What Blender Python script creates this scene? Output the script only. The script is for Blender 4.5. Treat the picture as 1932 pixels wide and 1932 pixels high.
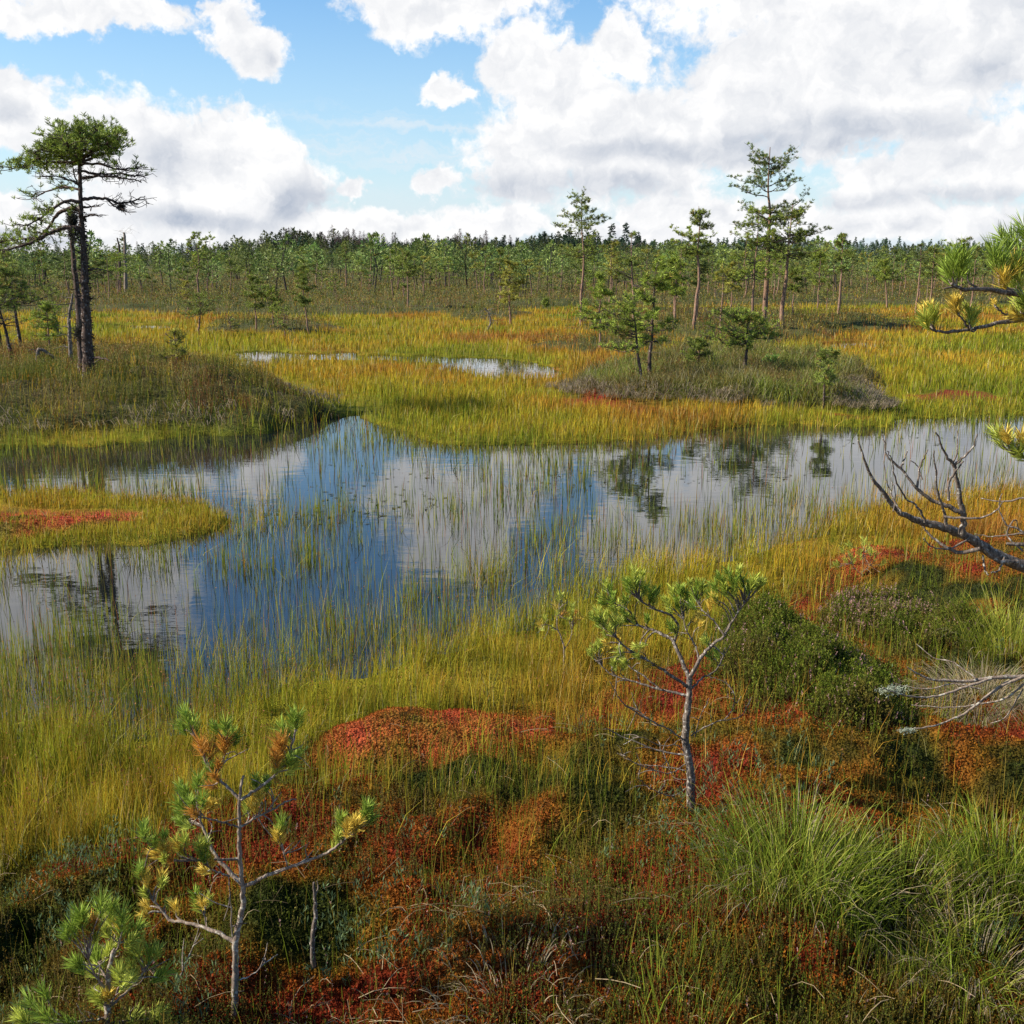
import bpy, math
import numpy as np
R = math.radians
sc = bpy.context.scene
for o in list(bpy.data.objects):
    bpy.data.objects.remove(o)
COL = sc.collection

# ------------------------------------------------------------------ camera
CAMH, PITCH, HALF = 2.2, R(12.9), 966.0
FPX = HALF / math.tan(R(25))
sc.cycles.max_bounces = 5; sc.cycles.diffuse_bounces = 3; sc.cycles.glossy_bounces = 2; sc.cycles.transmission_bounces = 3
cam = bpy.data.cameras.new('camera'); cam.sensor_fit = 'HORIZONTAL'; cam.angle = R(50)
cam.clip_start = 0.05; cam.clip_end = 6000
camo = bpy.data.objects.new('camera', cam); COL.objects.link(camo)
camo.location = (0, 0, CAMH); camo.rotation_euler = (R(90) - PITCH, 0, 0)
sc.camera = camo
CAM = np.array([0, 0, CAMH])

def ray(u, v):
    """direction through point (u, v) of the 1932 x 1932 view"""
    u = np.asarray(u, float); v = np.asarray(v, float)
    cx = (u - HALF) / FPX; cy = -(v - HALF) / FPX
    cp, sp = math.cos(PITCH), math.sin(PITCH)
    d = np.stack([cx, cp + cy * sp, -sp + cy * cp], -1)
    return d / np.linalg.norm(d, axis=-1, keepdims=True)

def onplane(u, v, z=0.0):
    d = ray(u, v)
    t = (z - CAMH) / d[..., 2]
    return CAM + d * t[..., None]

def atdepth(u, v, y):
    """point seen at (u, v) standing y metres ahead"""
    d = ray(u, v)
    return CAM + d * (np.asarray(y) / d[..., 1])[..., None]

# ------------------------------------------------------------------ light
SUN_AZ, SUN_EL = R(-96), R(36)
sun = bpy.data.lights.new('sun', 'SUN'); sun.energy = 5.0; sun.angle = R(0.5); sun.color = (1.0, 0.91, 0.76)
suno = bpy.data.objects.new('sun', sun); COL.objects.link(suno)
suno.rotation_euler = (R(90) - SUN_EL, 0, math.pi - SUN_AZ)
sc.view_settings.view_transform = 'Standard'; sc.view_settings.look = 'None'
sc.view_settings.exposure = 0.88; sc.view_settings.gamma = 1.0

# ------------------------------------------------------------------ world: sky and cumulus
world = bpy.data.worlds.new('World'); sc.world = world; world.use_nodes = True; world.cycles.sampling_method = 'NONE'
nt = world.node_tree; N = nt.nodes; L = nt.links
bg = N['Background']; bg.inputs[1].default_value = 0.10
sky = N.new('ShaderNodeTexSky'); sky.sky_type = 'NISHITA'; sky.sun_disc = False
sky.sun_elevation = SUN_EL; sky.sun_rotation = SUN_AZ; sky.air_density = 1.0; sky.dust_density = 0.6; sky.ozone_density = 2.5

def link(a, b): L.new(a, b)
def val(x, s):
    if isinstance(x, (int, float)): s.default_value = x
    else: link(x, s)
def M(op, a, b=None, c=None, clamp=False):
    n = N.new('ShaderNodeMath'); n.operation = op; n.use_clamp = clamp
    val(a, n.inputs[0])
    if b is not None: val(b, n.inputs[1])
    if c is not None: val(c, n.inputs[2])
    return n.outputs[0]
def V(op, a, b=None):
    n = N.new('ShaderNodeVectorMath'); n.operation = op
    for i, x in enumerate((a, b)):
        if x is None: continue
        if isinstance(x, tuple): n.inputs[i].default_value = x
        else: link(x, n.inputs[i])
    return n.outputs['Value'] if op == 'LENGTH' else n.outputs[0]
def ramp(x, a, b, lo=0.0, hi=1.0):
    n = N.new('ShaderNodeMapRange'); n.interpolation_type = 'SMOOTHSTEP'
    link(x, n.inputs[0]); n.inputs[1].default_value = a; n.inputs[2].default_value = b
    n.inputs[3].default_value = lo; n.inputs[4].default_value = hi
    return n.outputs[0]
def noise(p, scale, det=6, rough=0.55, col=False, w=None):
    n = N.new('ShaderNodeTexNoise'); n.inputs['Scale'].default_value = scale
    n.inputs['Detail'].default_value = det; n.inputs['Roughness'].default_value = rough
    link(p, n.inputs['Vector'])
    return n.outputs['Color'] if col else n.outputs['Fac']
def mixc(f, a, b):
    n = N.new('ShaderNodeMix'); n.data_type = 'RGBA'; val(f, n.inputs[0])
    for s, x in ((n.inputs[6], a), (n.inputs[7], b)):
        if isinstance(x, tuple): s.default_value = (*x, 1)
        else: link(x, s)
    return n.outputs[2]

tc = N.new('ShaderNodeTexCoord'); sep = N.new('ShaderNodeSeparateXYZ')
dirn = V('NORMALIZE', tc.outputs['Generated']); link(dirn, sep.inputs[0])
az = M('ARCTAN2', sep.outputs[0], sep.outputs[1]); el = M('ARCSINE', sep.outputs[2])
cmb = N.new('ShaderNodeCombineXYZ')
link(M('MULTIPLY', az, 57.2958), cmb.inputs[0]); link(M('MULTIPLY', el, 57.2958), cmb.inputs[1])
P0 = cmb.outputs[0]                                   # azimuth / elevation in degrees
def azel(u, v):
    d = ray(u, v); return math.degrees(math.atan2(d[0], d[1])), math.degrees(math.asin(d[2]))
# billowed warp of the cloud outline (two octaves) -------------
w1 = V('SUBTRACT', noise(P0, 0.22, 5, 0.6, True), (0.5, 0.5, 0.5))
Pw = V('ADD', P0, V('MULTIPLY', w1, (5.0, 3.4, 0.0)))
w2 = V('SUBTRACT', noise(P0, 0.9, 5, 0.6, True), (0.5, 0.5, 0.5))
Pw = V('ADD', Pw, V('MULTIPLY', w2, (1.5, 1.2, 0.0)))
def blobs(lst, P):
    out = None
    for b in lst:
        u, v, ru, rv = b[:4]; k = b[4] if len(b) > 4 else 1.0
        a, e = azel(u, v)
        ra = ru / 34.5; re = rv / 34.5
        l = V('LENGTH', V('MULTIPLY', V('SUBTRACT', P, (a, e, 0.0)), (1 / ra, 1 / re, 0.0)))
        f = M('MULTIPLY', M('SUBTRACT', 1.0, l), k)
        out = f if out is None else M('SMOOTH_MAX', out, f, 0.25)
    return out
# cumulus banks: (u, v, half width, half height) in the 1932 view, v < 0 lies above the frame
cum = [(1500, 200, 350, 120), (1180, 270, 290, 120), (1700, 80, 330, 190), (1000, 120, 120, 80), (830, 10, 190, 70), (1440, 120, 150, 80),
       (1180, 80, 75, 75), (985, 300, 120, 100), (1880, 20, 200, 140), (1060, 165, 130, 90),
       (225, 275, 150, 100), (330, 320, 170, 130), (430, 280, 110, 90), (500, 360, 140, 90), (20, 230, 120, 60), (350, 400, 250, 80), (0, 400, 120, 40),
       (830, 175, 55, 35), (835, 345, 40, 32), (490, 90, 65, 60), (430, 30, 60, 55), (120, 10, 240, 42), (670, 355, 45, 25), (20, 165, 90, 50),
       (1800, 300, 140, 80), (1900, 310, 130, 80), (1680, 350, 130, 55), (1300, 405, 150, 50), (1700, 425, 330, 42), (1460, 395, 90, 42),
       (960, 415, 110, 40), (750, 430, 180, 45), (550, 440, 220, 45), (130, 450, 260, 50), (1200, 445, 220, 45), (1890, 440, 160, 45),
       # above the frame, mirrored in the pool
       (880, -30, 190, 70), (850, -110, 130, 100), (1480, -90, 300, 190), (1700, -230, 240, 120), (1175, -100, 75, 70), (60, -240, 200, 190), (-150, -420, 240, 200)]
F = blobs(cum, Pw)
nb = noise(P0, 0.75, 6, 0.6)
vor = N.new('ShaderNodeTexVoronoi'); vor.feature = 'SMOOTH_F1'; vor.inputs['Scale'].default_value = 0.85
vor.inputs['Detail'].default_value = 3; vor.inputs['Roughness'].default_value = 0.6; vor.inputs['Smoothness'].default_value = 0.7
link(Pw, vor.inputs['Vector'])
Fd = M('ADD', F, M('MULTIPLY', M('SUBTRACT', nb, 0.5), 0.95))
Fd = M('SUBTRACT', Fd, M('MULTIPLY', vor.outputs['Distance'], 0.22))
acum = ramp(Fd, -0.20, 0.14)
# higher sky: scattered cloud outside the view
nh = noise(dirn, 2.6, 4, 0.6)
hi = M('MULTIPLY', ramp(nh, 0.57, 0.68), ramp(sep.outputs[2], 0.50, 0.66))
# thin streaks
st = N.new('ShaderNodeMapping'); st.inputs['Scale'].default_value = (0.055, 0.75, 1); link(Pw, st.inputs[0])
ns = noise(st.outputs[0], 1.0, 6, 0.6)
thin = M('MULTIPLY', ramp(ns, 0.44, 0.66), ramp(blobs([(760, 260, 330, 90), (900, 340, 300, 70), (1640, 310, 200, 60), (1880, 190, 120, 60)], P0), 0.0, 0.6))
# white band low on the horizon
low = M('MULTIPLY', ramp(el, 0.0, R(5.2), 1.0, 0.0), 0.92)
lowb = M('MULTIPLY', low, ramp(noise(Pw, 0.5, 6, 0.6), 0.30, 0.55, 0.55, 1.0))
# relief: billows are lit from the upper left, flat undersides are grey
OFF = (0.55, -0.75, 0.0)
def relief(sc_, amp, det=6):
    a = noise(Pw, sc_, det, 0.55)
    b = noise(V('ADD', Pw, tuple(x * amp for x in OFF)), sc_, det, 0.55)
    return M('SUBTRACT', a, b)
rel = M('ADD', M('MULTIPLY', relief(0.24, 1.5, 2), .60), M('MULTIPLY', relief(0.8, 0.5, 4), .30))
shade_b = [(1330, 285, 330, 34), (1640, 240, 240, 40), (1160, 350, 200, 36), (1900, 130, 110, 60, .7), (1500, 275, 220, 34), (980, 355, 150, 35),
           (300, 300, 65, 60, .7), (560, 375, 100, 50), (380, 415, 190, 28), (20, 205, 70, 30), (1840, 372, 160, 25), (1650, 378, 130, 22), (1440, 305, 160, 30),
           (60, 445, 160, 16), (1900, 455, 160, 12, .5), (520, 105, 30, 30, .5),
           (1560, -90, 260, 90, .35), (30, -250, 170, 150, .3)]
shb = ramp(blobs(shade_b, V('ADD', P0, V('MULTIPLY', w1, (3.2, 1.6, 0.0)))), 0.0, 0.85)
lit = M('ADD', M('SUBTRACT', 0.95, M('MULTIPLY', shb, 0.40)), M('ADD', M('MULTIPLY', rel, 1.15), M('ADD', M('MULTIPLY', M('SUBTRACT', 0.40, vor.outputs['Distance']), 0.22), ramp(Fd, 0.1, 0.7, 0.06, -0.05))), clamp=True)
CW = 5.1
cloudc = mixc(lit, (CW * .34, CW * .42, CW * .56), (CW * 1.16, CW * 1.15, CW * 1.14))
# a grading of the blue towards the clear saturated blue of the photo
hs = N.new('ShaderNodeHueSaturation'); hs.inputs['Saturation'].default_value = 1.25; hs.inputs['Value'].default_value = 1.0
link(sky.outputs[0], hs.inputs['Color'])
base = mixc(ramp(el, 0.0, R(15), .62, 0.0), hs.outputs[0], (CW * .62, CW * .84, CW * 1.02))
c1 = mixc(lowb, base, (CW * .83, CW * .92, CW * 1.0))
c1 = mixc(M('MULTIPLY', thin, 0.75), c1, (CW * .85, CW * .93, CW * 1.0))
c1 = mixc(M('MULTIPLY', hi, 0.85), c1, (CW * .7, CW * .74, CW * .8))
c1 = mixc(acum, c1, cloudc)
below = ramp(sep.outputs[2], -0.05, 0.0)
c1 = mixc(below, (0.6, 0.7, 0.6), c1)
link(c1, bg.inputs[0])

# ------------------------------------------------------------------ numeric noise
rng = np.random.default_rng(7)
_T = rng.random((256, 256))
def vn(x, y):
    x = np.asarray(x, float); y = np.asarray(y, float)
    xi = np.floor(x).astype(np.int64); yi = np.floor(y).astype(np.int64)
    fx = x - xi; fy = y - yi; fx = fx * fx * (3 - 2 * fx); fy = fy * fy * (3 - 2 * fy)
    a = _T[xi & 255, yi & 255]; b = _T[(xi + 1) & 255, yi & 255]; c = _T[xi & 255, (yi + 1) & 255]; d = _T[(xi + 1) & 255, (yi + 1) & 255]
    return (a * (1 - fx) + b * fx) * (1 - fy) + (c * (1 - fx) + d * fx) * fy
def fbm(x, y, s=1.0, o=4, seed=0):
    t = 0; a = 1; n = 0; x = np.asarray(x, float) / s + seed * 17.3; y = np.asarray(y, float) / s + seed * 9.1
    for i in range(o):
        t = t + a * vn(x, y); n += a; a *= 0.5; x = x * 2.03 + 5.1; y = y * 2.03 + 3.7
    return t / n
def sst(x, a, b):
    t = np.clip((x - a) / (b - a), 0, 1); return t * t * (3 - 2 * t)

def sdf(poly, x, y, zp=0.0):
    """signed distance in metres to an outline given in view points, positive inside"""
    p = onplane(np.array([q[0] for q in poly], float), np.array([q[1] for q in poly], float), zp)[:, :2]
    x = np.asarray(x, float); y = np.asarray(y, float)
    dmin = np.full(x.shape, 1e9); ins = np.zeros(x.shape, bool)
    for i in range(len(p)):
        ax, ay = p[i]; bx, by = p[(i + 1) % len(p)]
        ex, ey = bx - ax, by - ay; wx, wy = x - ax, y - ay
        t = np.clip((wx * ex + wy * ey) / (ex * ex + ey * ey + 1e-12), 0, 1)
        dx, dy = wx - ex * t, wy - ey * t
        dmin = np.minimum(dmin, dx * dx + dy * dy)
        c = ((ay <= y) & (by > y)) | ((by <= y) & (ay > y))
        with np.errstate(divide='ignore', invalid='ignore'):
            xx = ax + (y - ay) / (by - ay) * ex
        ins ^= c & (x < xx)
    d = np.sqrt(dmin)
    return np.where(ins, d, -d)

POOL = [(-500, 850), (0, 838), (150, 842), (300, 836), (480, 815), (560, 792), (640, 780), (700, 800), (790, 838), (900, 842), (1050, 842), (1200, 835), (1290, 815),
        (1420, 802), (1620, 800), (1700, 790), (1932, 786), (2500, 780), (2500, 930), (1932, 945), (1760, 960), (1640, 985), (1540, 1020), (1440, 1045), (1300, 1075),
        (1150, 1100), (1060, 1135), (1010, 1185), (900, 1225), (780, 1255), (650, 1285), (520, 1310), (420, 1345), (300, 1385), (150, 1410), (0, 1420), (-500, 1440)]
PENI = [(-500, 938), (0, 940), (140, 936), (290, 948), (390, 962), (436, 978), (390, 1000), (290, 1018), (180, 1028), (60, 1036), (-500, 1050)]
POOL2 = [(445, 666), (500, 663), (560, 664), (700, 668), (830, 672), (980, 680), (1078, 694), (1062, 710), (960, 716), (890, 708), (850, 696), (760, 682), (640, 680), (560, 684), (520, 694), (480, 697), (455, 684)]
POOL3 = [(190, 618), (250, 612), (330, 612), (360, 616), (300, 621), (220, 623)]
POOL4 = [(1500, 652), (1600, 646), (1700, 645), (1700, 652), (1560, 658), (1500, 658)]
HUML = [(-500, 700), (0, 690), (150, 672), (300, 690), (420, 722), (530, 742), (608, 770), (585, 792), (520, 806), (430, 822), (250, 832), (0, 834), (-500, 845)]
HUMM = [(1040, 742), (1110, 720), (1190, 700), (1260, 680), (1400, 678), (1540, 690), (1620, 712), (1640, 760), (1640, 784), (1500, 782), (1380, 778), (1240, 770), (1130, 758)]
HUMR = [(1090, 600), (1220, 588), (1400, 592), (1580, 600), (1740, 610), (1720, 622), (1600, 630), (1500, 650), (1380, 660), (1250, 640), (1180, 650), (1100, 625)]
ISL1 = [(400, 612), (480, 606), (600, 610), (640, 624), (520, 632), (420, 630)]
ISL2 = [(1000, 655), (1080, 646), (1200, 645), (1300, 655), (1250, 668), (1080, 672)]
ISL3 = [(820, 592), (900, 588), (980, 592), (970, 604), (860, 606)]
LAND = [(-500, 1620), (0, 1560), (150, 1520), (330, 1450), (480, 1400), (560, 1350), (720, 1305), (900, 1290), (1040, 1290), (1130, 1230), (1300, 1150), (1420, 1080), (1560, 1030), (1700, 1000), (1932, 985), (2600, 960), (2600, 5000), (-900, 5000)]
MOSS = [[(-400, 945), (0, 942), (150, 945), (280, 955), (260, 975), (150, 990), (0, 1012), (-400, 1020)],
        [(560, 1400), (620, 1345), (740, 1308), (900, 1296), (1040, 1300), (1060, 1345), (960, 1375), (800, 1400), (680, 1430)],
        [(1540, 1020), (1620, 1005), (1740, 1012), (1770, 1040), (1700, 1062), (1600, 1060)],
        [(1058, 842), (1060, 828), (1160, 826), (1170, 836)], [(1060, 744), (1140, 742), (1260, 764), (1260, 778), (1100, 762)],
        [(1690, 742), (1780, 732), (1880, 738), (1880, 748), (1740, 752)],
        [(1180, 598), (1240, 594), (1250, 600), (1190, 602)], [(1530, 776), (1650, 776), (1660, 784), (1540, 784)]]

def fields(x, y):
    """masks and height of the bog surface at x, y"""
    wx = (fbm(x, y, 1.1, 4, 1) - .5); wy = (fbm(x, y, 1.1, 4, 2) - .5)
    r = np.hypot(x, y); wa = np.clip(r * 0.06, 0.15, 3.0)
    X = x + wx * wa; Y = y + wy * wa * 1.4
    f = {}
    pool = np.maximum.reduce([np.minimum(sdf(POOL, X, Y), -sdf(PENI, X, Y)), sdf(POOL2, X, Y), sdf(POOL3, X, Y), sdf(POOL4, X, Y)])
    pool = pool + (fbm(x, y, .45, 3, 81) - .5) * np.where(r < 30, .34, .1)
    f['pool'] = pool
    f['small'] = np.maximum.reduce([sdf(POOL2, X, Y), sdf(POOL3, X, Y), sdf(POOL4, X, Y)])
    hl = sdf(HUML, X, Y); hm = sdf(HUMM, X, Y); hr = sdf(HUMR, X, Y)
    isl = np.maximum.reduce([sdf(ISL1, X, Y), sdf(ISL2, X, Y), sdf(ISL3, X, Y)])
    land = sdf(LAND, X, Y, .2)
    f['hl'], f['hm'], f['hr'], f['isl'], f['land'] = hl, hm, hr, isl, land
    mo = np.maximum.reduce([sdf(m, X, Y, .22 if i in (1, 2) else .08) for i, m in enumerate(MOSS)])
    f['moss'] = mo
    bandstart = np.interp(x / np.maximum(y, 1), [-.6, -.45, -.2, 0, .05, .3, .6], [47, 47, 44, 47, 52, 56, 60])
    f['far'] = Y + (fbm(x, y, 9, 3, 5) - .5) * 9 - bandstart
    f['hummock'] = np.maximum.reduce([hl, hm, hr, isl, f['far']])
    z = 0.03 + 0.05 * (fbm(x, y, 1.7, 3, 3) - .4)
    z = z - 0.42 * sst(pool, -0.12, 0.45)
    z = z + (0.20 * sst(hl, -0.15, 0.45) + .24 * sst(hl, .0, 1.6)) * (0.35 + 1.3 * fbm(x, y, 0.8, 3, 6)) + 0.20 * sst(hm, -0.1, 0.5) * (0.1 + 1.8 * fbm(x, y, 0.6, 3, 7)) \
          + 0.22 * sst(hr, -0.3, 1.5) * (0.4 + 1.2 * fbm(x, y, 1.2, 3, 8)) + 0.15 * sst(isl, -.3, .8) + 0.2 * sst(f['far'], -1, 5) * (0.2 + 1.6 * fbm(x, y, 2.2, 3, 9))
    near = sst(land, -0.15, 0.6)
    lump = fbm(x, y, 0.48, 4, 11)
    z = z + near * (0.10 + 0.13 * np.tanh(3.6 * (lump - .45)) * (1 - .75 * sst(mo, -.2, .2))) + 0.08 * sst(mo, -0.10, 0.30) * (y < 9) + 0.10 * sst(land, 0.5, 2.0)
    fine = np.exp(-r / 9.0)
    z = z + fine * sst(np.maximum(land, mo), -0.1, 0.2) * (0.05 * (fbm(x, y, 0.12, 3, 12) - .5) + .07 * (np.abs(fbm(x, y, 0.26, 2, 13) - .5) * -2 + .3))
    z = z + sst(r, 150, 900) * 6.0 * sst(y, 40, 300)
    f['z'] = z
    return f
def H(x, y): return fields(np.atleast_1d(np.asarray(x, float)), np.atleast_1d(np.asarray(y, float)))['z']
def ground(u, v):
    """where the view ray through (u, v) meets the bog surface"""
    d = ray(u, v); t = np.linspace(0, 1, 1400) ** 2
    tm = (CAMH + .3) / max(-d[2], 1e-3); ts = 1.5 + t * (tm - 1.5)
    p = CAM + d * ts[:, None]; h = np.maximum(H(p[:, 0], p[:, 1]), 0)
    k = np.argmax(p[:, 2] <= h)
    q = p[k].copy(); q[2] = h[k]; return q

# ------------------------------------------------------------------ materials
def newmat(name):
    m = bpy.data.materials.new(name); m.use_nodes = True
    m.node_tree.nodes.clear(); return m, m.node_tree
def leafmat(name, trans=0.35, rough=0.6, nscale=0, spec=0.25):
    m, t = newmat(name); n = t.nodes; l = t.links
    out = n.new('ShaderNodeOutputMaterial'); at = n.new('ShaderNodeAttribute'); at.attribute_name = 'Col'
    p = n.new('ShaderNodeBsdfPrincipled'); p.inputs['Roughness'].default_value = rough
    p.inputs['Specular IOR Level'].default_value = spec
    tr = n.new('ShaderNodeBsdfTranslucent'); mx = n.new('ShaderNodeMixShader'); mx.inputs[0].default_value = trans
    l.new(at.outputs['Color'], p.inputs['Base Color']); l.new(at.outputs['Color'], tr.inputs['Color'])
    l.new(p.outputs[0], mx.inputs[1]); l.new(tr.outputs[0], mx.inputs[2]); l.new(mx.outputs[0], out.inputs[0])
    return m
def barkmat(name, c1, c2, c3, scale=30, bump=0.6, lichen=0.55):
    m, t = newmat(name); n = t.nodes; l = t.links
    out = n.new('ShaderNodeOutputMaterial'); p = n.new('ShaderNodeBsdfPrincipled'); p.inputs['Roughness'].default_value = 0.9
    p.inputs['Specular IOR Level'].default_value = 0.15
    tc = n.new('ShaderNodeTexCoord'); mp = n.new('ShaderNodeMapping'); mp.inputs['Scale'].default_value = (1, 1, 0.3)
    l.new(tc.outputs['Object'], mp.inputs[0])
    nz = n.new('ShaderNodeTexNoise'); nz.inputs['Scale'].default_value = scale; nz.inputs['Detail'].default_value = 8; nz.inputs['Roughness'].default_value = .7
    l.new(mp.outputs[0], nz.inputs['Vector'])
    vo = n.new('ShaderNodeTexVoronoi'); vo.inputs['Scale'].default_value = scale * 1.3; l.new(mp.outputs[0], vo.inputs['Vector'])
    n2 = n.new('ShaderNodeTexNoise'); n2.inputs['Scale'].default_value = scale * .9; n2.inputs['Detail'].default_value = 6; l.new(tc.outputs['Object'], n2.inputs['Vector'])
    r1 = n.new('ShaderNodeValToRGB'); r1.color_ramp.elements[0].position = .35; r1.color_ramp.elements[1].position = .65
    r1.color_ramp.elements[0].color = (*c1, 1); r1.color_ramp.elements[1].color = (*c2, 1); l.new(nz.outputs[0], r1.inputs[0])
    r2 = n.new('ShaderNodeMapRange'); r2.inputs[1].default_value = lichen; r2.inputs[2].default_value = lichen + .06; l.new(n2.outputs[0], r2.inputs[0])
    mx = n.new('ShaderNodeMix'); mx.data_type = 'RGBA'; l.new(r2.outputs[0], mx.inputs[0]); l.new(r1.outputs[0], mx.inputs[6]); mx.inputs[7].default_value = (*c3, 1)
    l.new(mx.outputs[2], p.inputs['Base Color'])
    ad = n.new('ShaderNodeMath'); ad.operation = 'ADD'; l.new(nz.outputs[0], ad.inputs[0]); l.new(vo.outputs['Distance'], ad.inputs[1])
    b = n.new('ShaderNodeBump'); b.inputs['Strength'].default_value = bump; b.inputs['Distance'].default_value = 0.12 / scale; l.new(ad.outputs[0], b.inputs['Height']); l.new(b.outputs[0], p.inputs['Normal'])
    l.new(p.outputs[0], out.inputs[0]); return m
def groundmat():
    m, t = newmat('bog_ground'); n = t.nodes; l = t.links
    out = n.new('ShaderNodeOutputMaterial'); p = n.new('ShaderNodeBsdfPrincipled'); p.inputs['Roughness'].default_value = 0.95; p.inputs['Specular IOR Level'].default_value = .1
    at = n.new('ShaderNodeAttribute'); at.attribute_name = 'Col'; tc = n.new('ShaderNodeTexCoord')
    nz = n.new('ShaderNodeTexNoise'); nz.inputs['Scale'].default_value = 28; nz.inputs['Detail'].default_value = 8; nz.inputs['Roughness'].default_value = .75; l.new(tc.outputs['Object'], nz.inputs['Vector'])
    n3 = n.new('ShaderNodeTexNoise'); n3.inputs['Scale'].default_value = 6; n3.inputs['Detail'].default_value = 4; l.new(tc.outputs['Object'], n3.inputs['Vector'])
    vo = n.new('ShaderNodeTexVoronoi'); vo.inputs['Scale'].default_value = 75; l.new(tc.outputs['Object'], vo.inputs['Vector'])
    hs = n.new('ShaderNodeHueSaturation'); mr = n.new('ShaderNodeMapRange'); mr.inputs[1].default_value = .3; mr.inputs[2].default_value = .7; mr.inputs[3].default_value = .45; mr.inputs[4].default_value = 1.5
    l.new(nz.outputs[0], mr.inputs[0]); l.new(mr.outputs[0], hs.inputs['Value']); l.new(at.outputs['Color'], hs.inputs['Color'])
    m2 = n.new('ShaderNodeMapRange'); m2.inputs[1].default_value = .3; m2.inputs[2].default_value = .7; m2.inputs[3].default_value = .48; m2.inputs[4].default_value = .53; l.new(n3.outputs[0], m2.inputs[0]); l.new(m2.outputs[0], hs.inputs['Hue'])
    l.new(hs.outputs[0], p.inputs['Base Color'])
    ad = n.new('ShaderNodeMath'); ad.operation = 'SUBTRACT'; l.new(nz.outputs[0], ad.inputs[0]); l.new(vo.outputs['Distance'], ad.inputs[1])
    b = n.new('ShaderNodeBump'); b.inputs['Strength'].default_value = 1; b.inputs['Distance'].default_value = .02; l.new(ad.outputs[0], b.inputs['Height']); l.new(b.outputs[0], p.inputs['Normal'])
    l.new(p.outputs[0], out.inputs[0]); return m
def watermat():
    m, t = newmat('bog_water'); n = t.nodes; l = t.links
    out = n.new('ShaderNodeOutputMaterial'); p = n.new('ShaderNodeBsdfPrincipled')
    p.inputs['Base Color'].default_value = (0.006, 0.008, 0.010, 1); p.inputs['Roughness'].default_value = 0.015; p.inputs['IOR'].default_value = 1.6
    tc = n.new('ShaderNodeTexCoord'); mp = n.new('ShaderNodeMapping'); mp.inputs['Scale'].default_value = (1.0, 2.2, 1); l.new(tc.outputs['Object'], mp.inputs[0])
    nz = n.new('ShaderNodeTexNoise'); nz.inputs['Scale'].default_value = 3.2; nz.inputs['Detail'].default_value = 3; l.new(mp.outputs[0], nz.inputs['Vector'])
    b = n.new('ShaderNodeBump'); b.inputs['Strength'].default_value = .35; b.inputs['Distance'].default_value = .0028; l.new(nz.outputs[0], b.inputs['Height']); l.new(b.outputs[0], p.inputs['Normal'])
    l.new(p.outputs[0], out.inputs[0]); return m
MG, MW = groundmat(), watermat()
ML = leafmat('plant_blades', 0.38, 0.6, spec=.12)
MN = leafmat('pine_needles', 0.25, 0.55, spec=0.2)
MT = leafmat('moss_sprigs', 0.2, 0.9, spec=.03)
MB_DARK = barkmat('dark_pine_bark', (0.022, 0.016, 0.014), (0.11, 0.075, 0.06), (0.22, 0.20, 0.19), 34, 1.0, .60)
MB_RED = barkmat('pine_bark', (0.09, 0.055, 0.04), (0.30, 0.18, 0.12), (0.30, 0.25, 0.21), 40, .8, .60)
MB_GREY = barkmat('grey_twig_bark', (0.09, 0.065, 0.05), (0.30, 0.235, 0.185), (0.38, 0.35, 0.29), 90, .9, .56)
MB_DEAD = barkmat('dead_branch_bark', (0.035, 0.026, 0.022), (0.20, 0.16, 0.13), (0.36, 0.33, 0.29), 110, 1.0, .58)

# ------------------------------------------------------------------ mesh collector
class MB:
    def __init__(s): s.v = []; s.f = []; s.c = []; s.n = 0
    def add(s, verts, faces, cols):
        """verts (n,3); faces (m,k); cols (n,3)"""
        s.v.append(verts); s.c.append(np.broadcast_to(cols, verts.shape)); s.f.append(faces + s.n); s.n += len(verts)
    def build(s, name, mat, parent=None, origin=(0, 0, 0), smooth=False):
        me = bpy.data.meshes.new(name)
        if s.n:
            V_ = np.concatenate(s.v) - np.asarray(origin); C_ = np.concatenate(s.c)
            me.vertices.add(len(V_)); me.vertices.foreach_set('co', V_.astype(np.float32).ravel())
            li = np.concatenate([f.ravel() for f in s.f]); tot = np.concatenate([np.full(len(f), f.shape[1]) for f in s.f])
            st_ = np.concatenate([[0], np.cumsum(tot)[:-1]])
            me.loops.add(len(li)); me.loops.foreach_set('vertex_index', li.astype(np.int32))
            me.polygons.add(len(tot)); me.polygons.foreach_set('loop_start', st_.astype(np.int32)); me.polygons.foreach_set('loop_total', tot.astype(np.int32))
            if smooth: me.polygons.foreach_set('use_smooth', np.ones(len(tot), bool))
            me.update(calc_edges=True)
            a = me.color_attributes.new('Col', 'FLOAT_COLOR', 'POINT')
            a.data.foreach_set('color', np.concatenate([C_, np.ones((len(C_), 1))], 1).astype(np.float32).ravel())
        me.materials.append(mat)
        o = bpy.data.objects.new(name, me); COL.objects.link(o)
        if parent is not None: o.parent = parent
        return o
def tag(o, label=None, cat=None, group=None, kind=None):
    for k, x in (('label', label), ('category', cat), ('group', group), ('kind', kind)):
        if x: o[k] = x
    return o
def empty(name, loc, label=None, cat=None, group=None):
    o = bpy.data.objects.new(name, None); o.empty_display_size = .1; COL.objects.link(o); o.location = loc
    return tag(o, label, cat, group)
def nrm(a): return a / np.maximum(np.linalg.norm(a, axis=-1, keepdims=True), 1e-9)

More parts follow.
